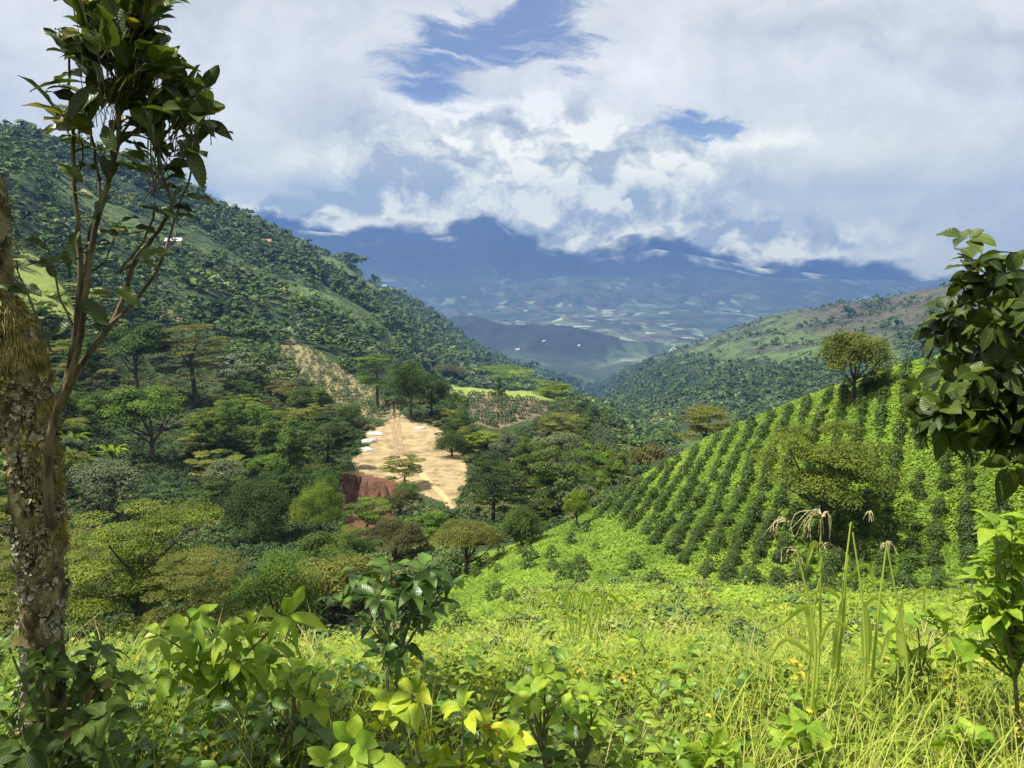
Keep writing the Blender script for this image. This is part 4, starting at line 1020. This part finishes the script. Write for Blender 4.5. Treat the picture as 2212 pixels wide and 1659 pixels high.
shrub('leafy_shrub', 'bright lime green shrub at the right edge below the dark tree', (2220, 1560), [(2150, 1130), (2195, 1120), (2170, 1190), (2210, 1200), (2130, 1250), (2190, 1260), (2110, 1275), (2170, 1310), (2230, 1300), (2260, 1180), (2180, 1150), (2150, 1220), (2220, 1240), (2140, 1340), (2200, 1350), (2240, 1130), (2190, 1400), (2120, 1400)], .125, M['big_lime'], 6, 3.0, 9, .42, .45, .3, 2)
shrub('leafy_shrub', 'bright green shrub right of the tall grass stalks', (1980, 1620), [(1930, 1340), (1975, 1320), (2020, 1335), (2050, 1370), (1950, 1390), (2010, 1400), (2065, 1420), (1920, 1400)], .160, M['big_lime'], 7, 3.7, 6, .42, .5, .35, 0)
shrub('leafy_seedling', 'small lime seedling in the middle of the meadow', (1372, 1500), [(1365, 1365), (1385, 1385)], .11, M['big_lime'], 8, 4.2, 4, .5, .4, .5, 0)
shrub('leafy_seedling', 'small glossy seedling below the coffee sapling', (835, 1520), [(820, 1405), (850, 1420)], .11, M['big_mid'], 9, 3.1, 5, .5, .4, .3, 0)
for i, (fx, fy) in enumerate(((250, 1560), (330, 1600), (620, 1500), (680, 1590), (560, 1560), (1250, 1480), (1560, 1560), (1180, 1430), (1750, 1540), (2100, 1540), (1420, 1600), (640, 1420))):
    shrub('broadleaf_weed', f"leafy green weed {['right of the shaded shrub', 'at the bottom left, under the long thin stalk', 'between the coffee sapling and the lime shrub', 'left of the yellow-green shrub', 'below the lime shrub', 'in the meadow right of the yellow-green shrub', 'in the lower middle of the meadow', 'in the meadow right of the coffee sapling', 'under the tall grass stalks', 'in the lower right of the meadow', 'at the bottom edge of the meadow', 'behind the lime shrub on the left'][i]}",
          (fx, fy+90), [(fx+G.uniform(-55, 55), fy+50+G.uniform(-35, 35)) for _ in range(7)], .085, M['big_lime' if i > 4 else 'big_mid'], 30+i, 2.6, 5, .5, .4, .3, 0, cat='weed')

# ---------------------------------------------------------------- lichen covered tree on the left
lichm = plain_mat('lichen', (.13, .12, .065), (.38, .36, .26), 22, .9, .4, .003, 6, .38, .62, cc=(.34, .29, .08))
mossm = plain_mat('hanging_moss', (.20, .17, .05), (.44, .38, .13), 25, .95, .2)
trunkm = plain_mat('mossy_bark', (.045, .034, .018), (.24, .20, .09), 22, .95, 1.0, .02, 8, .38, .66, (1, 1, .6), cc=(.30, .27, .16))
stemm = plain_mat('stem_bark', (.05, .038, .022), (.14, .11, .06), 30, .8, .5, .004, 5, .4, .6, (1, 1, .3))
DT = 2.2; PX = DT/768/DS
def tp_(pts, dep=DT): return [pt(a, b, (c[0] if c else dep)) for a, b, *c in pts]
f = pt(95, 1900, DT); f[2] = ground(f[0], f[1]); tree = empty('citrus_tree', f)
tag(tree, 'lichen covered old tree trunk with leafy upright shoots at the left edge', 'tree')
g = np.random.default_rng(71)
def rel(P): return np.asarray(P)-f
path = smooth_path(rel(tp_([(90, 2000), (98, 1700), (95, 1400), (88, 1200), (76, 1050), (58, 900), (32, 780), (-8, 690), (-70, 590), (-170, 440), (-260, 250), (-330, 0)])), 8)
rad = PX*np.interp(np.linspace(0, 1, len(path)), [0, .2, .3, .45, .65, .8, 1], [52, 44, 47, 52, 56, 54, 46])
V_, F_ = tube(path, rad, 40)
nn_ = fbm(V_[:, 0]*18+V_[:, 1]*7, V_[:, 2]*12, 8, 4)-.5
cen_ = np.repeat(path, 40, 0); V_ = cen_+(V_-cen_)*(1+.45*nn_[:, None])
link('trunk', mesh_np('trunk', V_, F_, trunkm), tree)
limb = smooth_path(rel(tp_([(-30, 700), (-12, 610), (-14, 520), (-14, 440), (-50, 330), (-120, 150)])), 8); lr = PX*np.linspace(40, 22, len(limb))
V2, F2 = tube(limb, lr, 24); link('limb', mesh_np('limb', V2, F2, trunkm), tree)
def on_tube(path, rad, n, g, side=None, t0=0, t1=1):
    i = g.uniform(t0, t1, n)*(len(path)-1.001); k = i.astype(int); fr = (i-k)[:, None]
    c = path[k]*(1-fr)+path[k+1]*fr; tg = norm(path[k+1]-path[k]); r_ = rad[k]
    a = g.uniform(0, 2*np.pi, n) if side is None else side+g.normal(0, .5, n)
    s_ = norm(np.cross(tg, [0, 1., 0])); u_ = np.cross(s_, tg)       # s_: sideways, u_: towards +-Y
    o_ = np.cos(a)[:, None]*s_+np.sin(a)[:, None]*u_
    return c+o_*r_[:, None], o_, tg
A = Acc(); P_, O_, _ = on_tube(path, rad*1.02, 9000, g, None, .08, .85)
P_ = P_+O_*(fbm(P_[:, 0]*18+P_[:, 1]*7, P_[:, 2]*12, 8, 4)-.5)[:, None]*.45*.08
pk = fbm(P_[:, 0]*22, P_[:, 2]*16, 4, 4) > .47; P_, O_ = P_[pk], O_[pk]; n_ = len(P_); Ls = g.uniform(.005, .012, n_)+.014*g.uniform(0, 1, n_)**3
V3, F3, _, _k = leaves(P_+O_*.002, rdir(n_, -1, g), O_+rdir(n_, -1, g)*.4, Ls, Ls*1.05, 4, .1, .5, .06, g, .6); A.add(V3, F3)
P_, O_, _ = on_tube(limb, lr*1.02, 500, g); Ls = g.uniform(.006, .016, 500); V3, F3, _, _k = leaves(P_, rdir(500, -1, g), O_+rdir(500, -1, g)*.4, Ls, Ls, 2, .1, .5, .1, g, .7); A.add(V3, F3)
link('lichen', A.mesh('lichen', lichm), tree)
A = Acc()
for pth, rd_, n_, a0, t0, t1 in ((path, rad, 6500, 3.14, .20, .66), (limb, lr, 4500, 3.14, .0, .8), (limb, lr, 2500, -2.2, .0, .8), (path, rad, 2500, -2.5, .52, .62)):
    P_, O_, _ = on_tube(pth, rd_*1.03, n_, g, a0, t0, t1)
    kk = fbm(P_[:, 2]*14, P_[:, 0]*14, 14, 4) > .50; P_, O_ = P_[kk], O_[kk]; n_ = len(P_)
    hg = g.uniform(.006, .026, n_); D_ = norm(O_+g.normal(0, .5, (n_, 3))); s_ = norm(np.cross(D_, [0, 1, .2]))
    q1 = P_+D_*hg[:, None]*.5; q2 = q1+norm(D_*.5+np.array([0, 0, -1.]))*hg[:, None]*.8; w_ = .0011
    VV = np.stack([P_-s_*w_, P_+s_*w_, q1+s_*w_, q1-s_*w_, q2+s_*w_*.4, q2-s_*w_*.4], 1).reshape(-1, 3); b_ = (np.arange(n_)*6)[:, None]
    A.add(VV, np.concatenate([b_+[0, 1, 2, 3], b_+[3, 2, 4, 5]]))
link('moss', A.mesh('moss', mossm), tree)
STEMS = [([(108, 1140), (104, 1040), (106, 960), (118, 900), (150, 800), (165, 700), (172, 600), (168, 480), (160, 400), (158, 300), (150, 200), (150, 120)], 15, 3),
 ([(118, 900), (150, 820), (172, 740), (185, 640), (200, 520), (232, 400), (255, 300), (262, 200), (285, 110), (310, 20), (320, -60)], 11, 4),
 ([(130, 880), (180, 780), (240, 700), (275, 620), (290, 570), (340, 500), (372, 440), (352, 380), (345, 320), (390, 240), (400, 180)], 10, 2.5),
 ([(240, 700), (300, 640), (350, 560), (378, 470), (405, 400), (420, 330), (440, 280)], 6, 2),
 ([(185, 640), (190, 520), (215, 430), (205, 330), (190, 250), (200, 150), (215, 50), (210, -40)], 6, 2),
 ([(290, 570), (250, 590), (310, 520), (335, 440), (330, 380), (325, 300), (310, 240)], 4, 2),
 ([(110, 760), (70, 660), (45, 600), (35, 560)], 4, 1.5), ([(165, 720), (130, 640), (112, 560), (90, 520)], 4, 1.5),
 ([(160, 400), (180, 330), (165, 260), (135, 190), (120, 170)], 3, 1), ([(255, 300), (290, 250), (330, 200), (360, 170)], 4, 1.5), ([(262, 200), (230, 130), (190, 60), (170, -20)], 4, 2),
 ([(172, 600), (230, 560), (250, 510), (300, 500), (360, 470), (375, 430)], 3, 1)]
for i, (pp, r0, r1) in enumerate(STEMS):
    dz = [0, -.04, .06, .1, .08, .02, -.05, .05, .03, -.06, .0, .1][i]
    q = smooth_path(rel(tp_([(a, b, DT-.10+dz*min(1, j/3)) for j, (a, b) in enumerate(pp)])), 5)
    q = q+g.normal(0, .0012, q.shape)
    link('branch', mesh_np('branch', *tube(q, PX*.68*np.linspace(r0, r1, len(q)), 9), stemm), tree)
LA = Acc(); TW = Acc()
def cluster(cx, cy_, rx, ry, n, L, dd=.12, up=.3, ratio_=.40, tint=None, dep=DT-.08):
    for _ in range(n):
        a = g.uniform(0, 6.28); q = math.sqrt(g.uniform(0, 1)); X_, Y_ = cx+rx*q*math.cos(a), cy_+ry*q*math.sin(a)
        p = rel(pt(X_, Y_, dep+g.uniform(-dd, dd)))
        D_ = norm(np.array([(X_-cx)/rx*.8+g.normal(0, .35), g.normal(0, .55), -(Y_-cy_)/ry*.5+g.normal(up+.3, .4)]))
        Ls = L*g.uniform(.65, 1.2)
        V4, F4, uv4, k4 = leaves(p[None], D_[None], norm(np.array([g.normal(0, .4), g.normal(-.25, .4), 1.]))[None], Ls, Ls*ratio_*g.uniform(.95, 1.35), 7, .25, .3, .018, g)
        LA.add(V4, F4, luv=uv4, tint=np.full(k4, g.uniform(0, .999) if tint is None else np.clip(tint+g.uniform(-.15, .15), 0, .99)))
        b = p-D_*.05+np.array([0, 0, -.03]); TW.add(*tube(np.array([b, p-D_*.02, p+D_*.01]), [.0016, .0012, .001], 4))
for c in ((255, 60, 85, 65, 58, .115), (250, 150, 90, 55, 64, .112), (230, 225, 60, 45, 18, .09), (320, 190, 50, 50, 20, .09), (405, 235, 48, 50, 40, .092), (350, 290, 50, 45, 26, .09),
          (170, 260, 60, 40, 12, .115), (225, 300, 60, 40, 10, .10), (400, 310, 45, 35, 12, .09), (335, 370, 35, 60, 16, .085), (315, 10, 45, 45, 20, .09), (180, 10, 40, 45, 12, .10)):
    cluster(*c)
def one(ax, ay, bx, by, ratio_=.42, tint=.6, nz=(0, -.5, .8), dep=DT-.15, dd=0):
    p = rel(pt(ax, ay, dep)); q = rel(pt(bx, by, dep+dd)); L_ = np.linalg.norm(q-p)*1.04
    V4, F4, uv4, k4 = leaves(p[None], (q-p)[None], np.array([nz], float), L_, L_*ratio_, 9, .12, .3, .05, g); LA.add(V4, F4, luv=uv4, tint=np.full(k4, tint))
for a in ((175, 130, 92, 48, .34, .2), (200, 290, 95, 245, .5, .45), (205, 275, 92, 280, .75, .95), (200, 100, 120, 60, .36, .2), (195, 240, 98, 185, .32, .1), (180, 395, 125, 352, .42, .9),
          (240, 425, 200, 480, .55, .5), (175, 560, 100, 565, .45, .6), (168, 500, 150, 590, .4, .55), (290, 560, 370, 545, .45, .9), (245, 640, 195, 630, .4, .9), (170, 650, 235, 700, .45, .35),
          (158, 700, 98, 740, .48, .2), (185, 705, 245, 708, .26, .3), (385, 475, 330, 440, .4, .2), (90, 640, 40, 612, .5, .3), (120, 600, 100, 570, .5, .4), (300, 470, 250, 480, .3, .2),
          (370, 450, 395, 400, .35, .4), (345, 200, 398, 155, .35, .5), (400, 190, 420, 150, .4, .7), (440, 235, 476, 235, .5, .85), (430, 270, 466, 296, .4, .5), (430, 300, 395, 340, .6, .6), (250, 620, 300, 660, .5, .9)):
    one(*a)
for pp, r0, r1 in STEMS:
    for _ in range(7 if r0 > 8 else 3):
        j = g.uniform(.35, 1)*(len(pp)-1.01); a_, b_ = pp[int(j)], pp[int(j)+1]; fx_ = j-int(j); x_, y_ = a_[0]+(b_[0]-a_[0])*fx_, a_[1]+(b_[1]-a_[1])*fx_
        sg = g.choice([-1, 1]); ln_ = g.uniform(38, 75); one(x_, y_, x_+sg*ln_, y_+g.uniform(-30, 18), .42, g.uniform(0, .95), (g.normal(0, .3), -.4, .9), DT-.1, g.uniform(-.03, .03))
link('leaves', LA.mesh('leaves', M['citrus']), tree); tag(link('twigs', TW.mesh('twigs', stemm), tree), kind='stuff')
# the crown over the frame, which shades the shoots
LA = Acc()
n_ = 1300; c_ = g.normal(0, 1, (n_, 3))*np.array([.55, .60, .26])+np.array([-2.75, 2.15, 1.95]); c_ = c_-f
V4, F4, uv4, k4 = leaves(c_, rdir(n_, -.6, g), np.array([0, 0, 1.])+g.normal(0, .4, (n_, 3)), g.uniform(.08, .14, n_), g.uniform(.04, .06, n_), 4, .5, .3, .03, g)
LA.add(V4, F4, luv=uv4, tint=np.repeat(g.uniform(0, .999, n_), k4)); link('crown', LA.mesh('crown', M['citrus']), tree)
BA = Acc()
for _ in range(14):
    e_ = g.normal(0, 1, 3)*np.array([.5, .5, .2])+np.array([-2.75, 2.15, 1.9])-f; BA.add(*tube(smooth_path([path[-8], (path[-8]+e_)/2+[0, 0, .1], e_], 4), np.linspace(.03, .006, 9), 6))
link('limbs', BA.mesh('limbs', stemm), tree)

# ---------------------------------------------------------------- broad-leaved tree at the right edge
f = pt(2520, 1500, 2.5); f[2] = ground(f[0], f[1]); tree = empty('broadleaf_tree', f); g = np.random.default_rng(81)
tag(tree, 'glossy dark tree branch with rounded leaves reaching in at the right edge', 'tree')
q = smooth_path(rel(tp_([(2560, 2300), (2540, 1500), (2440, 1150), (2330, 960)], 2.5)), 8); link('trunk', mesh_np('trunk', *tube(q, np.linspace(.05, .028, len(q)), 14), M['bark']), tree)
LA = Acc()
BR = [[(2330, 960), (2220, 840), (2160, 720), (2120, 620), (2105, 560)], [(2330, 960), (2200, 900), (2110, 870), (2060, 860)], [(2200, 900), (2140, 880), (2080, 880), (2030, 880)],
      [(2220, 840), (2130, 760), (2090, 720), (2040, 665)], [(2330, 960), (2330, 800), (2260, 680), (2190, 580)], [(2330, 800), (2250, 760), (2170, 690)], [(2330, 960), (2300, 960), (2200, 920), (2130, 900)],
      [(2260, 680), (2200, 640), (2160, 600)], [(2330, 960), (2260, 880), (2180, 830)], [(2330, 800), (2400, 650), (2420, 540)], [(2220, 840), (2150, 800), (2085, 800)], [(2300, 960), (2250, 950), (2190, 935)]]
for i, b in enumerate(BR):
    dep = 2.45+.16*math.sin(i*2.1); q = smooth_path(rel(tp_([(x, y, 2.5 if j == 0 else dep) for j, (x, y) in enumerate(b)])), 6)
    link('branch', mesh_np('branch', *tube(q, np.linspace(.011, .003, len(q)), 7), M['bark']), tree)
    whorl(LA, q[-1], norm(q[-1]-q[-5]+[0, 0, .04]), 10, .10, g, .58, .35, .35)
    for j in range(3, len(q)-2, 2):
        off = g.normal(0, .05, 3); e_ = q[j]+off; LAx = norm(off+np.array([-.02, -.02, .04])); whorl(LA, e_, LAx, 6, .092, g, .60, .2, .4)
    for _ in range(6):
        e_ = q[int(g.integers(len(q)//2, len(q)))]+g.normal(0, .07, 3); whorl(LA, e_, norm(g.normal(0, .5, 3)+[0, 0, .7]), 6, .092, g, .60, .2, .4)
link('leaves', LA.mesh('leaves', M['big_dark']), tree)

# ---------------------------------------------------------------- tall grass with drooping plumes
tallm = weed_mat('tall_grass', ((.30, .42, .05), (.58, .64, .16)), .45); plumem = plain_mat('grass_plume', (.22, .20, .09), (.42, .38, .20), 20)
def tall_grass(label, stalks, dep, plumes, blades_, seed):
    g = np.random.default_rng(seed); f_ = pt(stalks[0][0][0], stalks[0][0][1], dep); f_[2] = ground(f_[0], f_[1]); e = empty('tall_grass', f_)
    for s_ in stalks:
        base = pt(s_[0][0], s_[0][1], dep); base[2] = ground(base[0], base[1])-.02
        q = smooth_path(np.array([base]+tp_(s_, dep+g.uniform(-.1, .1)))-f_, 6); link('stalk', mesh_np('stalk', *tube(q, np.linspace(.0085, .0032, len(q)), 6), tallm, {'tint': np.full(len(q)*6, g.uniform(.3, .9))}), e)
    A = Acc()
    for (x0, y0, x1, y1, x2, y2, w_) in blades_:
        q = smooth_path(np.array(tp_([(x0, y0), (x1, y1), (x2, y2)], dep+g.uniform(-.08, .08)))-f_, 5); k = len(q); t = np.linspace(0, 1, k)
        s_ = norm(np.cross(np.gradient(q, axis=0), [.15, 1, .3])); W__ = (w_*PX*1.6*np.sin(np.pi*(t*.85+.12)))[:, None]
        VV = np.stack([q-s_*W__, q+np.array([0, .004, -.003]), q+s_*W__], 1).reshape(-1, 3)
        A.add(VV, np.array([(3*i+j, 3*i+j+1, 3*i+j+4, 3*i+j+3) for i in range(k-1) for j in (0, 1)]), tint=g.uniform(.2, .99))
    link('blades', A.mesh('blades', tallm), e)
    for (cx, cy_, dr, n, L_) in plumes:
        A = Acc(); c = pt(cx, cy_, dep)-f_
        for j in range(n):
            a = g.uniform(-.4, 1)*dr; up_ = g.uniform(.15, .5); Lk = L_*PX*1.5*g.uniform(.7, 1.1)
            q = smooth_path([c, c+np.array([a*.4*Lk, g.uniform(-.2, .2)*Lk, up_*Lk*.6]), c+np.array([a*Lk*.8, g.uniform(-.3, .3)*Lk, up_*Lk*.3-.1*Lk]), c+np.array([a*Lk*1.05, g.uniform(-.3, .3)*Lk, -.55*Lk])], 3)
            A.add(*tube(q, np.linspace(.0034, .0016, len(q)), 4))
        link('plume', A.mesh('plume', plumem), e)
    tag(e, label, 'grass clump'); return e
tall_grass('tall grass clump with drooping plumes standing over the right meadow',
  [[(1762, 1400), (1745, 1290), (1720, 1185)], [(1770, 1400), (1772, 1290), (1773, 1110)], [(1800, 1420), (1818, 1290), (1838, 1128)], [(1870, 1430), (1862, 1290), (1842, 1150)],
   [(1890, 1400), (1900, 1300), (1916, 1170)], [(1960, 1440), (1940, 1310), (1916, 1178)], [(1812, 1430), (1822, 1320), (1832, 1200)], [(1748, 1430), (1757, 1330), (1770, 1250)]], 3.2,
  [(1773, 1120, -1, 16, 75), (1720, 1190, -.9, 9, 45), (1775, 1180, 1, 10, 45), (1912, 1178, .8, 8, 40), (1880, 1110, -.6, 6, 35), (1700, 1130, -.8, 10, 60)],
  [(1830, 1250, 1870, 1220, 1900, 1300, 5), (1825, 1300, 1780, 1270, 1740, 1300, 5), (1760, 1430, 1740, 1310, 1690, 1350, 8), (1800, 1440, 1815, 1350, 1825, 1290, 10), (1870, 1440, 1872, 1370, 1868, 1300, 11), (1950, 1440, 1945, 1370, 1950, 1280, 9),
   (1860, 1330, 1890, 1290, 1920, 1320, 5), (1770, 1400, 1800, 1340, 1850, 1370, 6), (1900, 1430, 1930, 1360, 1990, 1390, 7), (1760, 1420, 1700, 1380, 1660, 1430, 7), (1960, 1300, 1995, 1270, 2000, 1330, 5), (1740, 1230, 1760, 1170, 1780, 1230, 5)], 91)
tall_grass('loose tuft of arching grass in the middle of the meadow', [[(1240, 1400), (1235, 1330), (1225, 1260)], [(1290, 1400), (1295, 1320), (1310, 1250)]], 5.5, [],
  [(1230+a, 1380, 1225+a+b*.5, 1275+abs(b)*.1, 1225+a+b, 1310+abs(b)*.3, 5) for a, b in ((0, -80), (10, -50), (20, 40), (30, 70), (40, 100), (-20, -60), (50, -30), (60, 60), (25, -20), (70, 90), (-10, 30), (45, 20))], 92)

# ---------------------------------------------------------------- earth bank, rocks, track, houses
bankm = plain_mat('red_earth', (.055, .027, .016), (.125, .062, .036), .8, .95, 1.0, .5, 10, .32, .68, (1, 1, .7))
nx_, nz_ = 46, 34; pv_ = []
for j in range(nz_):
    for i in range(nx_):
        u, v = i/(nx_-1), j/(nz_-1); rg = 14*(fbm(v*6, u*3, 8)-.5); dx_ = 738+u*(98-34*v)+v*10+rg; ytop = 1014+34*u+16*(fbm(u*6, 0*u, 9)-.5); dy_ = ytop+(1200-ytop)*v
        d_ = 103-9*v+3*math.sin(u*3.14)+1.6*(fbm(u*5+v*2, v*3, 3)-.5)+.9*(fbm(u*16, v*6, 4)-.5)
        pv_.append(pt(dx_, dy_, d_))
pv_ = np.array(pv_); idx = np.arange(nx_*nz_).reshape(nz_, nx_); Fb = np.stack([idx[:-1, :-1], idx[1:, :-1], idx[1:, 1:], idx[:-1, 1:]], -1).reshape(-1, 4)
back = pv_+[0, 7, -6.0]; n0 = len(pv_); ring = list(idx[0])+list(idx[1:, -1])+list(idx[-1, ::-1][1:])+list(idx[::-1, 0][1:-1])
Fs = np.array([(ring[i], ring[(i+1) % len(ring)], ring[(i+1) % len(ring)]+n0, ring[i]+n0) for i in range(len(ring))])
o = link('earth_bank', mesh_np('earth_bank', np.concatenate([pv_, back]), np.concatenate([Fb, Fs, Fb[:, ::-1]+n0]), bankm)); tag(o, 'bare red earth bank cut below the dirt clearing', 'earth bank')
for a_ in (('dark_round', 715, 1215, 80, 110, 'dark tree overlapping the left side of the red earth bank', 96), ('rust_broad', 865, 1170, 80, 80, 'brownish bush at the right foot of the red earth bank', 90),
           ('mid_umb', 800, 1335, 120, 80, 'green tiered tree at the foot of the red earth bank', 88), ('dark_broad', 738, 1030, 60, 36, 'low dark bush on the top left lip of the red earth bank', 108), ('mid_round', 880, 1095, 70, 60, 'round green bush between the red bank and the clearing', 98)):
    place(*a_[:6], d=a_[6], det=3)
rockm = plain_mat('pale_rock', (.28, .265, .23), (.46, .44, .40), 1.5, .9, .8, .1)
def rock(dx_, dy_, w_, h_, label, seed):
    p = hit(dx_, dy_, 7.4, 12)[0]; s_ = p[1]/768/DS; g = np.random.default_rng(seed)
    n, m_ = 14, 9; V_ = []
    for j in range(m_):
        for i in range(n):
            a, e_ = i/n*2*np.pi, -np.pi/2+np.pi*j/(m_-1); v = np.array([math.cos(a)*math.cos(e_), math.sin(a)*math.cos(e_), math.sin(e_)])
            k = .7+.6*vnoise(v[0]*2+seed, v[1]*2+v[2]*1.7, seed); V_.append(v*k*[w_*s_*.5, w_*s_*.4, h_*s_*.6])
    F_ = np.array([(j*n+i, j*n+(i+1) % n, (j+1)*n+(i+1) % n, (j+1)*n+i) for j in range(m_-1) for i in range(n)])
    o = link('boulder', mesh_np('boulder', V_, F_, rockm, smooth=False), None, p); tag(o, label, 'boulder'); return o
rock(812, 938, 40, 8, 'flat pale boulder at the upper left edge of the dirt clearing', 1); rock(800, 955, 36, 14, 'largest pale boulder at the left edge of the dirt clearing', 2)
rock(790, 972, 30, 10, 'low pale boulder at the lower left edge of the dirt clearing', 3); rock(905, 925, 30, 5, 'single flat pale boulder right of the track on the dirt clearing', 4)
trackm = plain_mat('rutted_earth', (.19, .125, .07), (.32, .23, .125), .8, .95, .6, .1, 6, .3, .7)
def strip(name, pts, hw, mat, lift=.06, smin=7.4, smax=12, n=8):
    P_ = []
    q = smooth_path([(a, b, 0) for a, b in pts], n)
    C_ = [hit(a, b, smin, smax)[0] for a, b, _ in q]; C_ = np.array(C_); tg = norm(np.gradient(C_[:, :2], axis=0)); s_ = np.stack([tg[:, 1], -tg[:, 0]], -1)
    for k in (-1, -.33, .33, 1):
        for c_, ss in zip(C_, s_):
            x_, y_ = c_[0]+ss[0]*hw*k, c_[1]+ss[1]*hw*k; P_.append((x_, y_, ground(x_, y_)+lift))
    m_ = len(C_); F_ = np.array([(r*m_+i, r*m_+i+1, (r+1)*m_+i+1, (r+1)*m_+i) for r in range(3) for i in range(m_-1)])
    o = link(name, mesh_np(name, P_, F_, mat)); tag(o, kind='structure'); return o
for o_ in (-6, 6): strip('track', [(850+o_, 868), (853+o_, 905), (857+o_, 940), (861+o_, 968), (868+o_*1.3, 1000)], .48, trackm, .10)
strip('path', [(866, 980), (890, 1000), (925, 1040), (955, 1070), (975, 1100)], .5, plain_mat('worn_earth', (.34, .22, .10), (.5, .36, .18), 1), .08)
water = plain_mat('river_water', (.62, .64, .66), (.72, .74, .76), .01, .25, .1)
strip('river', [(1085, 697), (1110, 700), (1140, 702), (1160, 704), (1200, 703), (1240, 709), (1275, 716)], 11, water, 2.5, 14.55, 18, 6)
wallm = plain_mat('white_wall', (.68, .67, .63), (.8, .79, .76), 2, .8, .1); roofm = {'grey': plain_mat('tin_roof', (.5, .5, .5), (.68, .68, .68), 2, .5, .1), 'red': plain_mat('tile_roof', (.26, .12, .08), (.38, .18, .12), 3, .8, .2)}
def house(dx_, dy_, wpx, label, roof='grey', smax=18):
    h_ = hit(dx_, dy_, 7.4, smax)
    if h_ is None: print('no house', label); return
    p = h_[0]; s_ = wpx*p[1]/768/DS*.5; H_ = s_*.55; e = empty('house', p, random.uniform(-.3, .3))
    b = box_mesh('wall', (-s_, -s_*.6, -s_*.5), (s_, s_*.6, H_), wallm); link('wall', b, e)
    r_ = s_*1.12; q = s_*.75; V_ = [(-r_, -q, H_), (r_, -q, H_), (r_, q, H_), (-r_, q, H_), (-r_, 0, H_+s_*.5), (r_, 0, H_+s_*.5), (-r_, -q, H_+.06*s_), (r_, -q, H_+.06*s_), (r_, q, H_+.06*s_), (-r_, q, H_+.06*s_)]
    F_ = [(6, 7, 5, 4), (8, 9, 4, 5), (0, 3, 2, 1), (0, 1, 7, 6), (2, 3, 9, 8), (9, 6, 4, 4), (7, 8, 5, 5)]
    me = bpy.data.meshes.new('roof'); me.from_pydata(V_, [], [tuple(dict.fromkeys(k)) for k in F_]); me.materials.append(roofm[roof]); link('roof', me, e)
    dm = box_mesh('door', (-s_*.12, -s_*.62, -s_*.1), (s_*.12, -s_*.6, H_*.75), roofm['red']); link('door', dm, e)
    tag(e, label, 'house')
house(378, 530, 30, 'long pale-roofed house high on the left mountainside'); house(572, 530, 26, 'red-roofed house among trees on the left ridge', 'red'); house(320, 352, 14, 'small white house near the top of the left mountain')
house(832, 620, 9, 'tiny white house on the nose of the left ridge'); house(1117, 757, 8, 'leftmost of three tiny white houses on the dark hill in the valley'); house(1492, 872, 10, 'tiny white house on the lower right mountainside'); house(1512, 864, 8, 'tiny white house just above the other on the right mountainside')
house(1095, 790, 7, 'tiny white house below the valley mouth'); house(1175, 738, 6, 'middle one of three tiny white houses on the dark hill in the valley'); house(1250, 748, 6, 'rightmost of three tiny white houses on the dark hill in the valley')
# bare standing trunk on the left slope and rosettes of long leaves near the lichen trunk
pb = hit(495, 885, 7.4, 12)[0]; q = smooth_path([(0, 0, -.3), (.1, 0, 5), (.05, .1, 9.5)], 5); e = empty('dead_tree', pb); link('trunk', mesh_np('trunk', *tube(q, np.linspace(.22, .12, len(q)), 8), M['bark']), e)
q = smooth_path([(.08, 0, 6), (.8, .1, 7.2), (1.2, .2, 8.2)], 4); link('branch', mesh_np('branch', *tube(q, np.linspace(.1, .03, len(q)), 6), M['bark']), e); tag(e, 'dark bare trunk standing alone on the left slope', 'dead tree')
def rosette(dx_, dy_, d_, L_, n, label, seed, leafm='lime'):
    g = np.random.default_rng(seed); p = hit(dx_, dy_, 6.5, 12)[0]; e = empty('banana_plant', p); top_ = L_*.35
    q = smooth_path([(0, 0, -.1), (0, 0, top_*.5), (0, 0, top_)], 3); link('stem', mesh_np('stem', *tube(q, np.linspace(.1, .06, len(q)), 7), M['bark']), e)
    a = np.arange(n)*2.4; D_ = np.stack([np.cos(a), np.sin(a), g.uniform(.3, 1.6, n)], -1)
    V4, F4, uv4, k4 = leaves(np.repeat([[0, 0, top_]], n, 0), D_, np.array([0, 0, 1.])-D_*.3, L_*g.uniform(.7, 1.1, n), L_*.13, 7, .7, .3, .02, g)
    link('leaves', mesh_np('leaves', V4, F4, M[leafm], {'tint': np.repeat(g.uniform(0, 1, n), k4)}), e); tag(e, label, 'plant')
for i, (a, b, t_) in enumerate(((160, 985, 'uppermost'), (245, 1010, 'right-hand'), (215, 1050, 'lowest'), (165, 1040, 'left-hand'))):
    rosette(a, b, 31, 5.6, 16, f'{t_} plant of the long-leaved bright green clump right of the lichen trunk', 95+i)
rosette(1040, 985, 126, 2.2, 9, 'small palm-like plant below the round tree on the clearing', 99, 'mid')
